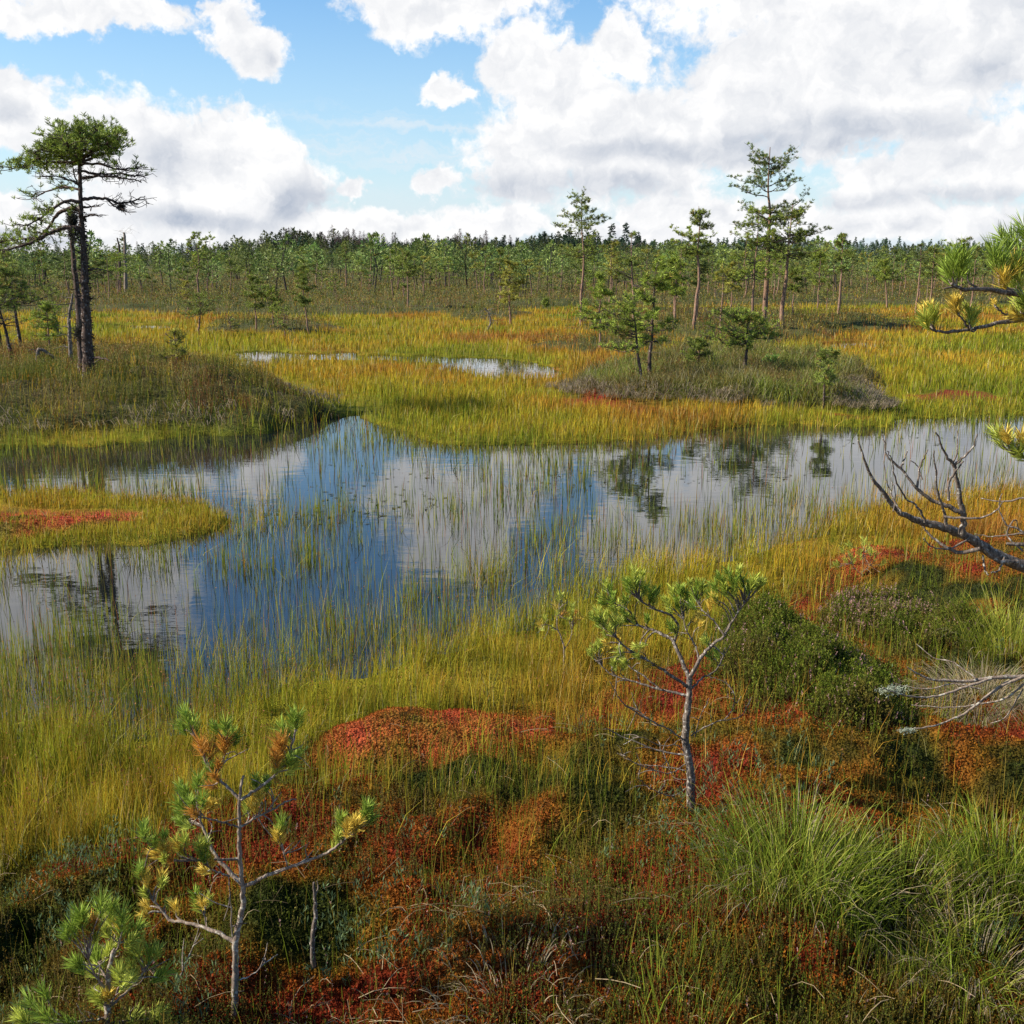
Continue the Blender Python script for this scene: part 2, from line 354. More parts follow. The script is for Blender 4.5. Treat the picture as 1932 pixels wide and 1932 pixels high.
def tube(mb, pts, rad, sides=6, col=(.1, .08, .06), wob=0.0, g=rng):
    pts = np.asarray(pts, float); rad = np.asarray(rad, float); n = len(pts)
    t = np.gradient(pts, axis=0); t = nrm(t)
    ref = np.where(np.abs(t[:, 2:3]) < .9, [[0, 0, 1.]], [[1., 0, 0]])
    ref = np.broadcast_to(ref[0], t.shape) if n else ref
    a = nrm(np.cross(t, ref)); b = np.cross(t, a)
    an = np.arange(sides) * 2 * np.pi / sides
    r = rad[:, None] * (1 + (g.random((n, sides)) - .5) * wob)
    ring = pts[:, None] + (a[:, None] * np.cos(an)[None, :, None] + b[:, None] * np.sin(an)[None, :, None]) * r[..., None]
    i = np.arange(n - 1)[:, None] * sides; j = np.arange(sides)[None]; k = (j + 1) % sides
    q = np.stack([i + j, i + k, i + sides + k, i + sides + j], -1).reshape(-1, 4)
    mb.add(ring.reshape(-1, 3), q, np.asarray(col))
    cap = np.concatenate([ring[-1], pts[-1:] + t[-1:] * rad[-1]]); f = np.stack([np.arange(sides), (np.arange(sides) + 1) % sides, np.full(sides, sides)], -1)
    mb.add(cap, f, np.asarray(col))
def smooth_path(pts, k=5, jit=0.0, g=rng):
    pts = np.asarray(pts, float)
    if len(pts) < 3:
        t = np.linspace(0, 1, k * 2)[:, None]; out = pts[0] * (1 - t) + pts[-1] * t
    else:
        P = np.concatenate([[2 * pts[0] - pts[1]], pts, [2 * pts[-1] - pts[-2]]]); out = []
        for i in range(1, len(P) - 2):
            t = np.linspace(0, 1, k, endpoint=False)[:, None]
            out.append(.5 * (2 * P[i] + (P[i + 1] - P[i - 1]) * t + (2 * P[i - 1] - 5 * P[i] + 4 * P[i + 1] - P[i + 2]) * t ** 2 + (3 * P[i] - P[i - 1] - 3 * P[i + 1] + P[i + 2]) * t ** 3))
        out = np.concatenate(out + [pts[-1:]])
    if jit:
        j = (g.random(out.shape) - .5) * jit; j[0] = 0; out = out + j
    return out

def blades(mb, base, h, w, lean, az, col, tipcol=None, curve=0.5, g=rng, facing=None, segs=2):
    """thin curved grass blades, all arrays of length n"""
    n = len(base); lean = np.asarray(lean)
    dx = np.cos(az); dy = np.sin(az)
    fa = g.random(n) * np.pi if facing is None else facing
    wx = np.cos(fa) * w * .5; wy = np.sin(fa) * w * .5
    L_ = []
    for s in range(segs + 1):
        t = s / segs
        off = lean * h * (t * (1 - curve) + curve * t * t)
        zz = h * t * np.sqrt(np.maximum(1 - (lean * t * .9) ** 2, .1))
        c = base + np.stack([dx * off, dy * off, zz], -1)
        L_.append(c)
    W = np.stack([wx, wy, np.zeros(n)], -1)
    vs = []
    for s in range(segs): 
        k = 1 - .45 * (s / segs)
        vs += [L_[s] - W * k, L_[s] + W * k]
    vs.append(L_[segs])
    V_ = np.stack(vs, 1); m = V_.shape[1]
    col = np.broadcast_to(col, (n, 3)); tipcol = col if tipcol is None else tipcol
    tt = np.repeat(np.arange(segs) / segs, 2).tolist() + [1.0]
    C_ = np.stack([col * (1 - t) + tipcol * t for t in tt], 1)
    b0 = np.arange(n)[:, None] * m
    st_ = mb.n; mb.v.append(V_.reshape(-1, 3)); mb.c.append(C_.reshape(-1, 3)); mb.n += n * m
    for s in range(segs - 1):
        mb.f.append(st_ + b0 + np.array([[2 * s, 2 * s + 1, 2 * s + 3, 2 * s + 2]]))
    mb.f.append(st_ + b0 + np.array([[2 * segs - 2, 2 * segs - 1, 2 * segs]]))
def tris(mb, c, size, col, g=rng, aspect=.35, up=0.0, d=None):
    """small pointed leaves (rhombi) at points c"""
    n = len(c)
    if d is None: d = g.normal(size=(n, 3)); d[:, 2] += up; 
    d = nrm(d); s = nrm(np.cross(d, g.normal(size=(n, 3))))
    size = np.broadcast_to(np.asarray(size, float), (n,))[:, None]
    V_ = np.stack([c, c + d * size * .5 + s * size * aspect * .5, c + d * size, c + d * size * .5 - s * size * aspect * .5], 1)
    mb.add(V_.reshape(-1, 3), np.arange(n * 4).reshape(n, 4), np.repeat(np.broadcast_to(col, (n, 3)), 4, 0))
def needles(mb, c, d, n, length, width, col, spread=1.0, along=0.0, g=rng, col2=None, fwd=.55):
    """n needles at every point c (m,3) pointing about d (m,3)"""
    m = len(c); d = nrm(d)
    C = np.repeat(c, n, 0); D = np.repeat(d, n, 0)
    rv = nrm(g.normal(size=(m * n, 3))); rv = rv - D * (rv * D).sum(1, keepdims=True); rv = nrm(rv)
    k = (fwd + g.random((m * n, 1)) * .5)
    nd = nrm(D * k + rv * spread * (.5 + g.random((m * n, 1)) * .6))
    le = np.repeat(np.broadcast_to(length, (m,)), n)[:, None] * (.75 + .45 * g.random((m * n, 1)))
    st_ = C - D * (g.random((m * n, 1)) * along)
    s = nrm(np.cross(nd, g.normal(size=(m * n, 3)))) * (np.repeat(np.broadcast_to(width, (m,)), n)[:, None] * .5)
    V_ = np.stack([st_ - s * .6, st_ + s * .6, st_ + nd * le * .6 + s, st_ + nd * le, st_ + nd * le * .6 - s], 1)
    cc = np.repeat(np.broadcast_to(col, (m, 3)), n, 0) * (.5 + .9 * g.random((m * n, 1)) ** 1.3)
    mb.add(V_.reshape(-1, 3), np.arange(m * n * 5).reshape(-1, 5), np.repeat(cc, 5, 0))

# ------------------------------------------------------------------ ground
def pick(t, stops):
    xs = [s[0] for s in stops]
    return np.stack([np.interp(t, xs, [s[1][i] for s in stops]) for i in range(3)], -1)
def sedge_col(x, y, g=rng):
    n = len(x)
    t = fbm(x, y, 3.2, 4, 21) * .75 + fbm(x, y, .5, 2, 22) * .25
    t = np.clip((t - .5) * 2.6 + .5, 0, 1)
    f = fields_cache
    c = pick(t, [(0, (.26, .28, .02)), (.28, (.42, .37, .025)), (.55, (.54, .36, .03)), (.82, (.54, .28, .03)), (1, (.42, .18, .035))])
    return c
fields_cache = None
def ground_col(x, y, f):
    n = len(x)
    moss = pick(np.clip((fbm(x, y, .45, 4, 31) - .5) * 2.8 + .5, 0, 1), [(0, (.028, .034, .006)), (.22, (.08, .056, .008)), (.42, (.17, .070, .009)), (.7, (.19, .044, .009)), (1, (.16, .026, .010))])
    red = pick(np.clip((fbm(x, y, .3, 4, 32) - .5) * 2.8 + .5, 0, 1), [(0, (.14, .09, .015)), (.35, (.27, .085, .018)), (1, (.34, .058, .026))])
    gold = sedge_col(x, y) * .45
    heath = pick(fbm(x, y, 1.0, 4, 33), [(.2, (.045, .055, .016)), (.5, (.085, .085, .028)), (.8, (.10, .075, .035))])
    peat = np.array([.022, .014, .009])
    c = gold
    a = sst(f['hummock'], -.2, .3)[:, None]; c = c * (1 - a) + heath * a
    a = sst(f['land'], -.1, .3)[:, None]; c = c * (1 - a) + moss * a
    red = red * np.where(y > 10, .6, 1)[:, None]; a = sst(f['moss'] + (fbm(x, y, .3, 3, 34) - .5) * .5, -.05, .25)[:, None]; c = c * (1 - a) + red * a
    a = sst(f['pool'], -.08, .12)[:, None]; c = c * (1 - a) + peat * a
    return c
def build_ground():
    ra = np.concatenate([np.linspace(-180, -42, 50), np.linspace(-41.8, 41.8, 760), np.linspace(42, 180, 50)[:-1]]); ra = ra[:-1] if ra[-1] >= 180 else ra
    rr = np.concatenate([np.linspace(.02, 1.9, 14), np.geomspace(1.95, 60, 760), np.geomspace(61, 1500, 130)])
    A, Rr = np.meshgrid(np.radians(ra), rr); x = (np.sin(A) * Rr).ravel(); y = (np.cos(A) * Rr).ravel()
    f = fields(x, y)
    c = ground_col(x, y, f)
    na = len(ra); nr = len(rr)
    i = np.arange(nr - 1)[:, None] * na; j = np.arange(na)[None]; k = (j + 1) % na
    q = np.stack([i + j, i + k, i + na + k, i + na + j], -1).reshape(-1, 4)[:, ::-1]
    mb = MB(); mb.add(np.stack([x, y, f['z']], -1), q, c)
    mb.add(np.array([[0, 0, float(H(0, .02)[0])]]), np.zeros((0, 3), int), np.array([[.1, .05, .02]]))
    tag(mb.build('ground', MG, smooth=True), kind='structure')
build_ground()
mb = MB(); s_ = 420.
mb.add(np.array([[-s_, -5, 0], [s_, -5, 0], [s_, 90, 0], [-s_, 90, 0.]]), np.array([[0, 1, 2, 3]]), np.array([0, 0, 0.]))
tag(mb.build('water', MW), kind='structure')

# ------------------------------------------------------------------ ground plants
def sample(n, u0, u1, v0, v1, g=rng):
    """points on the bog, evenly spread over the view, so density falls with distance"""
    u = g.random(n) * (u1 - u0) + u0; v = g.random(n) * (v1 - v0) + v0
    p = onplane(u, v); x, y = p[:, 0], p[:, 1]
    return x, y
def dist(x, y): return np.hypot(x, y)
PXM = 1.0 / 1098.0           # metres per final pixel at one metre

# golden sedge on the quaking plain and the pool margins
g = np.random.default_rng(11)
x, y = sample(820000, -260, 2190, 522, 1700, g)
f = fields(x, y)
d = dist(x, y)
shore = np.exp(-(np.maximum(f['pool'], 0) / np.where(d < 9, .28, .18)))
dens = np.where(f['pool'] > 0, shore * .8, 1.0)
dens = dens * np.where((f['hl'] > -1.0) & (f['hl'] < 0) & (x < -1.2), .30, 1) * np.where((f['hm'] > -.5) & (f['hm'] < 0), .55, 1)
dens = dens * np.where(f['hummock'] > 0, .12 + .25 * np.exp(-f['hummock'] / .3), 1)
landd = np.maximum(f['land'], 0)
dens = dens * np.where(f['land'] > 0, np.exp(-landd / .28) * .65 + .02, 1) * np.where(f['moss'] > 0, .10, 1)
# left meadow in the foreground stays grassy
pl = sdf([(-500, 1400), (300, 1400), (420, 1440), (260, 1560), (120, 1640), (-500, 1700)], x, y)
dens = np.maximum(dens, .9 * sst(pl + (fbm(x, y, .3, 3, 49) - .5) * .9, -.3, .5) * (f['pool'] < .3))
dens *= .45 + .9 * fbm(x, y, .35, 3, 41)
clump = sst(fbm(x, y, .10, 2, 47), .38, .66); dens *= np.where(d < 9, .05 + .50 * clump, 1)
dens = np.maximum(dens, (d < 9.5) * .20 * clump * (f['pool'] > 0) * (f['pool'] < .75) * sst(fbm(x, y, .5, 2, 48), .35, .6) * (y < 8))
keep = g.random(len(x)) < dens
x, y, d, z, pool, land = x[keep], y[keep], d[keep], f['z'][keep], f['pool'][keep], f['land'][keep]
n = len(x); print('sedge', n)
col = sedge_col(x, y)
gm = np.exp(-np.abs(pool) / .55)[:, None] * (d > 8)[:, None] * .6; col = col * (1 - gm) + np.array([.36, .34, .035]) * gm
nearg = sst(-d, -8.5, -5.5)[:, None]; col = col * (1 - nearg * .4) + np.array([.36, .33, .035]) * nearg * .4
pt = g.random((n, 1)); col = np.where(pt < .16, col * .55 + np.array([.05, .09, .01]), col); col = np.where(pt > .93, np.array([.50, .40, .16]), col)
tipc = np.where(g.random((n, 1)) < .45, col * np.array([1.0, .62, .6]), col); v_ = (.35 + .95 * g.random((n, 1))) * np.where(d < 9, .45 + 1.1 * fbm(x, y, .13, 2, 71), 1)[:, None]; col = col * v_; tipc = tipc * v_ * 1.1
pen = sdf([(-500, 880), (480, 880), (480, 1050), (-500, 1060)], x, y) > 0
h = np.where(pen, .6, 1) * (.10 + .15 * g.random(n)) * (.7 + .6 * fbm(x, y, 2, 3, 42)) * np.where(d > 30, 1.1, 1)
w = np.maximum(.0022, d * PXM * .62)
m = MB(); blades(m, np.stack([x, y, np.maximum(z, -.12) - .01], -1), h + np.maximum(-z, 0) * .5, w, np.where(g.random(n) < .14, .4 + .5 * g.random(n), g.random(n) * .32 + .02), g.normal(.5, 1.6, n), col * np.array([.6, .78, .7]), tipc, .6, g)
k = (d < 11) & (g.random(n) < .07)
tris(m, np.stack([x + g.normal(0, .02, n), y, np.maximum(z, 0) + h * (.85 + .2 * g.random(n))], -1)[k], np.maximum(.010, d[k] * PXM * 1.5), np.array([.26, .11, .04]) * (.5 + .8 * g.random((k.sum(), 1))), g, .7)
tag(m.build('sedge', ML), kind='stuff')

# slender reeds standing in the pool
x, y = sample(150000, -260, 2190, 600, 1450, g); f = fields(x, y); d = dist(x, y)
cl = fbm(x, y, .9, 4, 43); cl2 = fbm(x, y, .14, 2, 46)
dens = (f['pool'] > .0) * 3.0 * (.14 + .75 * sst(cl, .40, .70)) * (.12 + 1.4 * sst(cl2, .42, .75)) * np.where(f['pool'] > 1.2, .55, 1.0)
dens *= np.where(y > 24, .5, 1) * (1 - .55 * sst(-y, -5.5, -4)) * .50
keep = g.random(len(x)) < dens
x, y, d, z = x[keep], y[keep], d[keep], f['z'][keep]; n = len(x); print('reeds', n)
col = np.where(g.random((n, 1)) < .6, np.array([[.20, .26, .03]]), np.array([[.38, .34, .04]])) * (.45 + .7 * g.random((n, 1)))
col = np.where(g.random((n, 1)) < .10, np.array([[.30, .12, .04]]), col)
h = .10 + .20 * g.random(n) + np.where(g.random(n) < .12, .08, 0); h = np.where(f['small'][keep] > -.2, h * .4, h)
lean = np.abs(g.normal(0, .10, n)); bent = g.random(n) < .05; lean = np.where(bent, .5 + .4 * g.random(n), lean)
m = MB(); blades(m, np.stack([x, y, np.full(n, -.04)], -1), h, np.maximum(.0026, d * PXM * .6), lean, g.random(n) * 6.3, col * .8, col, .4, g)
k = g.random(n) < .12
tris(m, np.stack([x, y, h - .045], -1)[k], .010, np.array([.30, .13, .05]), g, .7)
tag(m.build('pool_reeds', ML), kind='stuff')

# bits of leaf and stalk floating on the pools
x, y = sample(60000, 200, 1800, 655, 1000, g); f = fields(x, y); d = dist(x, y)
k = ((f['small'] > .05) & (g.random(len(x)) < .9)) | ((f['pool'] > .4) & (fbm(x, y, 1.3, 3, 44) > .60) & (g.random(len(x)) < .05))
x, y, d = x[k], y[k], d[k]; n = len(x)
dd = np.stack([g.normal(size=n), g.normal(size=n) * .6, g.random(n) * .05], -1)
m = MB(); c = np.stack([x, y, np.full(n, .004)], -1); s = nrm(np.stack([-dd[:, 1], dd[:, 0], np.zeros(n)], -1)); le = (.03 + .05 * g.random(n))[:, None]; dd = nrm(dd)
V_ = np.stack([c, c + dd * le * .5 + s * le * .2, c + dd * le, c + dd * le * .5 - s * le * .2], 1)
m.add(V_.reshape(-1, 3), np.arange(n * 4).reshape(n, 4), np.repeat(np.array([.05, .05, .02]) * (.5 + g.random((n, 1))), 4, 0))
tag(m.build('floating_leaves', MT), kind='stuff')

# dwarf shrubs on the hummocks and the far heath
x, y = sample(420000, -260, 2190, 512, 870, g); f = fields(x, y); d = dist(x, y)
edge = np.minimum(f['hummock'], 1)
dens = sst(f['hummock'], -.05, .25) * (.5 + .9 * fbm(x, y, .9, 3, 51)) * np.where(f['moss'] > -.05, .12, 1)
dens = np.maximum(dens, .35 * sst(fbm(x, y, 1.5, 3, 52), .66, .76) * (f['pool'] < -.3) * (y > 18))
keep = g.random(len(x)) < dens
x, y, d, z, hh = x[keep], y[keep], d[keep], f['z'][keep], f['hummock'][keep]; n = len(x); print('heath', n)
pal = np.array([[.075, .085, .014], [.12, .13, .02], [.15, .12, .03], [.18, .12, .035], [.10, .115, .015], [.23, .19, .07], [.13, .060, .02]])
ci = np.clip(((fbm(x, y, .7, 3, 53) - .5) * 2.2 + .5 + g.normal(0, .18, n)) * 7, 0, 6).astype(int); col = pal[ci] * (.45 + 1.0 * g.random((n, 1))) * 1.35
top = .04 + .36 * fbm(x, y, .45, 3, 54) + np.where(d > 40, .06, 0); top = top * np.clip(.25 + hh * 1.2, .3, 1)
m = MB(); hz = g.random(n) ** .6
tris(m, np.stack([x, y, z + top * hz], -1), np.maximum(.022, d * PXM * 1.5), col, g, .5, .5)
k = g.random(n) < .22
blades(m, np.stack([x, y, z], -1)[k], (top * 1.0 + .05)[k], np.maximum(.003, d * PXM * .5)[k], g.random(k.sum()) * .5, g.random(k.sum()) * 6.3, col[k] * .7, col[k] * 1.1, .4, g)
tag(m.build('dwarf_shrubs', ML), kind='stuff')

# grey-green cotton grass on the middle hummock and bleached thatch hanging over its edge
x, y = sample(60000, 1000, 1700, 640, 790, g); f = fields(x, y); d = dist(x, y)
k = g.random(len(x)) < sst(f['hm'], -.1, .3) * (.3 + fbm(x, y, .6, 3, 55)); x, y, d, z = x[k], y[k], d[k], f['z'][k]; n = len(x)
pk = np.clip((fbm(x, y, .7, 3, 83) - .5) * 4 + .5, 0, 1)[:, None]; col = (np.array([.22, .27, .045]) * (1 - pk) + np.array([.15, .12, .04]) * pk) * (.5 + .9 * g.random((n, 1))); col = np.where(g.random((n, 1)) < .15, np.array([.33, .30, .17]), col)
m = MB(); blades(m, np.stack([x, y, z], -1), .12 + .22 * g.random(n), np.maximum(.003, d * PXM * .6), .2 + .7 * g.random(n), g.random(n) * 6.3, col * .8, col, .6, g)
tag(m.build('cotton_grass', ML), kind='stuff')
x, y = sample(110000, -200, 1700, 700, 850, g); f = fields(x, y); d = dist(x, y)
hh = np.maximum(f['hm'], f['hl'] - .1)
k = (np.abs(hh - .05) < .22) & (g.random(len(x)) < np.where(f['hm'] > -.5, .9, .25) * sst(fbm(x, y, .7, 2, 56), .42, .58)) & (np.where(f['hm'] > -.5, y < 18.5, y < 17))
x, y, d, z = x[k], y[k], d[k], f['z'][k]; n = len(x)
col = np.array([.36, .29, .20]) * (.4 + .7 * g.random((n, 1)))
m = MB(); blades(m, np.stack([x, y, z + .10], -1), .10 + .16 * g.random(n), np.maximum(.003, d * PXM * .6), .9 + .3 * g.random(n), -1.57 + g.normal(0, .7, n), col, col, .9, g)
tag(m.build('dry_thatch', ML), kind='stuff')

# ------------------------------------------------------------------ foreground carpet
x, y = sample(260000, -350, 2280, 985, 2120, g); f = fields(x, y); d = dist(x, y)
k = (np.maximum(f['land'], f['moss']) > -.08) & (f['pool'] < 0.05) & (y < 12); x, y, d, z = x[k], y[k], d[k], f['z'][k]
fk = {q: f[q][k] for q in f}; n = len(x); print('moss', n)
col = ground_col(x, y, fk) * (.45 + .9 * g.random((n, 1))) * 1.2
m = MB()
for q in range(4):
    c = np.stack([x + g.normal(0, .006, n), y + g.normal(0, .006, n), z + g.random(n) * .008 - .004], -1)
    tris(m, c, np.maximum(.009, d * PXM * 1.6) * (.7 + .7 * g.random(n)), col * (.8 + .4 * g.random((n, 1))), g, .55, .9)
# the peninsula patch
tag(m.build('moss_carpet', MT), kind='stuff')

# low heather and crowberry shoots between the moss
x, y = sample(70000, -350, 2280, 1060, 2120, g); f = fields(x, y); d = dist(x, y)
hm_ = fbm(x, y, .42, 4, 61)
br = sdf([(1000, 1700), (1250, 1640), (2300, 1750), (2300, 2200), (850, 2200), (900, 1850)], x, y); br2 = sdf([(-400, 1800), (430, 1850), (480, 2200), (-400, 2200)], x, y)
BR3 = [(1350, 1080), (1700, 1060), (1932, 1150), (2300, 1200), (2300, 1500), (1700, 1480), (1600, 1350)]; br3 = sdf(BR3, x, y)
bonus = .55 * sst(br, -.1, .3) + .5 * sst(br2, -.1, .2) + .4 * sst(br3, -.1, .3)
dens = (f['land'] > .0) * (.07 + .75 * bonus + .45 * sst(hm_, .50, .66)) * np.where(f['moss'] > 0, .08, 1)
k = g.random(len(x)) < dens; x, y, d, z = x[k], y[k], d[k], f['z'][k]; n = len(x); print('shoots', n)
def shoots(m, c, hgt, col, g, per=16, leaf=.007, lean=.4, flower=0.0):
    """upright leafy shoots: a thin stem with many tiny leaves"""
    n = len(c); a = g.random(n) * 6.3; le = g.random(n) * lean
    top = c + np.stack([np.cos(a) * le * hgt, np.sin(a) * le * hgt, hgt * np.ones(n)], -1)
    blades(m, c, hgt, np.full(n, .0022), le, a, np.array([.10, .06, .03]), np.array([.12, .10, .03]), .3, g)
    t = .15 + .85 * g.random((n, per)); P_ = c[:, None] * (1 - t[..., None]) + top[:, None] * t[..., None]
    D_ = g.normal(size=(n * per, 3)); D_[:, 2] = np.abs(D_[:, 2]) + 1.0
    cc = np.repeat(np.broadcast_to(col, (n, 3)), per, 0) * (.6 + .7 * g.random((n * per, 1)))
    if flower: 
        fl = (g.random((n, 1)) < flower) & (t > .55); cc = np.where(fl.reshape(-1, 1), np.array([.42, .25, .22]), cc)
    tris(m, P_.reshape(-1, 3), leaf * (.7 + .6 * g.random(n * per)), cc, g, .45, 0, D_)
m = MB(); pal = np.array([[.09, .12, .012], [.13, .16, .018], [.11, .12, .02], [.15, .10, .02], [.22, .18, .035]])
col = pal[np.clip((fbm(x, y, .3, 3, 62) + g.normal(0, .15, n)) * 5, 0, 4).astype(int)]
shoots(m, np.stack([x, y, z - .01], -1), .03 + .07 * g.random(n), col, g, 14, np.maximum(.0065, np.repeat(d, 14) * PXM * 1.0), .5, .02)
tag(m.build('low_heather', ML), kind='stuff')

# bog rosemary: narrow blue green leaves
x, y = sample(14000, -300, 2280, 1290, 2120, g); f = fields(x, y); d = dist(x, y)
k = g.random(len(x)) < (f['land'] > .1) * sst(fbm(x, y, .5, 3, 63), .50, .62) * .25; x, y, d, z = x[k], y[k], d[k], f['z'][k]; n = len(x)
m = MB(); per = 9; hgt = .05 + .06 * g.random(n)
t = .3 + .7 * g.random((n, per)); P_ = np.stack([x, y, z], -1)[:, None] + np.stack([g.normal(0, .006, (n, per)), g.normal(0, .006, (n, per)), hgt[:, None] * t], -1)
D_ = g.normal(size=(n * per, 3)) * .5; D_[:, 2] = 1
tris(m, P_.reshape(-1, 3), .022, np.array([.13, .19, .085]) * (.5 + .8 * g.random((n * per, 1))), g, .2, 0, D_)
tag(m.build('bog_rosemary', ML), kind='stuff')

# thin green sedge stalks over the moss
x, y = sample(60000, -350, 2280, 1000, 2120, g); f = fields(x, y); d = dist(x, y)
dens = (f['land'] > 0) * (.06 + .34 * sst(fbm(x, y, .5, 3, 64), .47, .70)) * np.where(f['moss'] > 0, .35, 1)
dens = dens + (f['land'] > 0) * .35 * sst(sdf(BR3, x, y), -.1, .3)
k = g.random(len(x)) < dens; x, y, d, z = x[k], y[k], d[k], f['z'][k]; n = len(x); print('stalks', n)
col = np.where(g.random((n, 1)) < .7, np.array([[.19, .24, .02]]), np.array([[.34, .25, .04]])) * (.6 + .7 * g.random((n, 1)))
m = MB(); blades(m, np.stack([x, y, z - .01], -1), .05 + .19 * g.random(n) ** 1.7, np.maximum(.0018, d * PXM * .55), np.abs(g.normal(0, .25, n)), g.random(n) * 6.3, col * .8, col, .5, g, segs=3)
tag(m.build('green_sedge_stalks', ML), kind='stuff')

# dry straw lying about
x, y = sample(9000, -300, 2280, 1290, 2120, g); f = fields(x, y); d = dist(x, y)
straw = sdf([(620, 1780), (1000, 1800), (1100, 1932), (1100, 2100), (500, 2100)], x, y); straw2 = sdf([(1500, 1640), (1932, 1640), (2200, 1800), (1500, 1780)], x, y)
dens = .38 * (f['land'] > 0) * (.16 + .8 * sst(straw, -.05, .1) + .35 * sst(straw2, -.05, .1)) * sst(fbm(x, y, .3, 2, 65), .3, .6)
k = g.random(len(x)) < dens; x, y, d, z = x[k], y[k], d[k], f['z'][k]; n = len(x); print('straw', n)
m = MB(); col = np.array([.36, .27, .16]) * (.35 + .8 * g.random((n, 1)))
a_ = g.random(n) * 6.3; ln = .04 + .11 * g.random(n)
for i in range(n):
    dx, dy = math.cos(a_[i]), math.sin(a_[i]); ts = np.linspace(0, 1, 4); bnd = g.normal(0, .25) * ln[i]
    xx = x[i] + dx * ln[i] * ts - dy * bnd * ts * ts; yy = y[i] + dy * ln[i] * ts + dx * bnd * ts * ts
    zz = z[i] + .03 + g.random() * .03 * np.sin(ts * 3.1) + ts * g.normal(0, .02)
    tube(m, np.stack([xx, yy, zz], -1), np.full(4, .0008 + .0006 * g.random()), 3, col[i])
tag(m.build('dry_straw', MT), kind='stuff')

# ------------------------------------------------------------------ tussocks and bushes (things)
def tussock(u, v, rad, hgt, count, cols, label, name='grass_tussock', lean=(.25, .9), dry=.12, seed=1, az0=None, wid=.0032, group=None):
    g = np.random.default_rng(seed); p = ground(u, v)
    root = empty(name, p, label, 'grass tussock', group)
    a = g.random(count) * 6.3; rr = rad * np.sqrt(g.random(count)); bx = np.cos(a) * rr; by = np.sin(a) * rr
    zb = H(p[0] + bx, p[1] + by) - p[2] - .02
    az_ = np.where(g.random(count) < .6, a, g.random(count) * 6.3)
    if az0 is not None: az_ = az_ * .4 + az0 * .6
    l_ = lean[0] + (lean[1] - lean[0]) * g.random(count) * np.clip(.3 + rr / rad, 0, 1)
    c = np.array(cols)[g.integers(0, len(cols), count)] * (.6 + .7 * g.random((count, 1)))
    d = np.hypot(p[0], p[1])
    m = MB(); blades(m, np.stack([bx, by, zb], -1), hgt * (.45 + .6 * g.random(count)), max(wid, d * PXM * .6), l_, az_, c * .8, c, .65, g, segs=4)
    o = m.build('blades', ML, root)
    nd = int(count * dry)
    if nd < 40: return root
    m = MB(); a = g.random(nd) * 6.3; rr = rad * (.3 + .9 * g.random(nd)); bx = np.cos(a) * rr; by = np.sin(a) * rr; zb = H(p[0] + bx, p[1] + by) - p[2]
    c = np.array([.40, .32, .20]) * (.5 + .6 * g.random((nd, 1)))
    blades(m, np.stack([bx, by, zb + .02], -1), hgt * (.3 + .5 * g.random(nd)), max(.003, d * PXM * .6), .9 + .35 * g.random(nd), a, c, c, .8, g, segs=4)
    m.build('dry_blades', ML, root)
    return root
GR = [(.17, .22, .02), (.24, .28, .03), (.32, .33, .06), (.13, .18, .014), (.20, .27, .025)]
tussock(1500, 1660, .27, .27, 1250, GR, 'large bright green grass tussock with arching blades right of the little lichened pine', seed=3)
tussock(1700, 1690, .25, .19, 600, GR, 'lower green grass tussock leaning right beside the large bright one', seed=4, lean=(.4, 1.0))
tussock(1890, 1660, .22, .24, 800, GR, 'bright green grass tussock at the right edge above the dry straw', seed=5)
tussock(1905, 1225, .30, .30, 1100, [(.30, .33, .04), (.38, .36, .05), (.20, .24, .025)], 'yellowish green tussock under the bare branch at the right edge', seed=6, lean=(.3, .8))
tussock(1850, 1340, .20, .26, 420, [(.34, .28, .18), (.28, .24, .13), (.2, .2, .08)], 'bleached dry tussock behind the grey lichened twigs', seed=7, dry=1.2, lean=(.7, 1.1))
tussock(1270, 1930, .14, .20, 110, GR, 'slim green tussock at the bottom edge, right of centre', seed=8, lean=(.1, .55))
tussock(1840, 1840, .22, .18, 380, GR, 'green tussock over pale straw near the bottom right corner', seed=9, lean=(.5, 1.0), dry=.6)
tussock(960, 1905, .18, .10, 60, [(.3, .26, .14)], 'flattened pale dry tussock at the bottom centre', seed=10, dry=3.0, lean=(.8, 1.1))

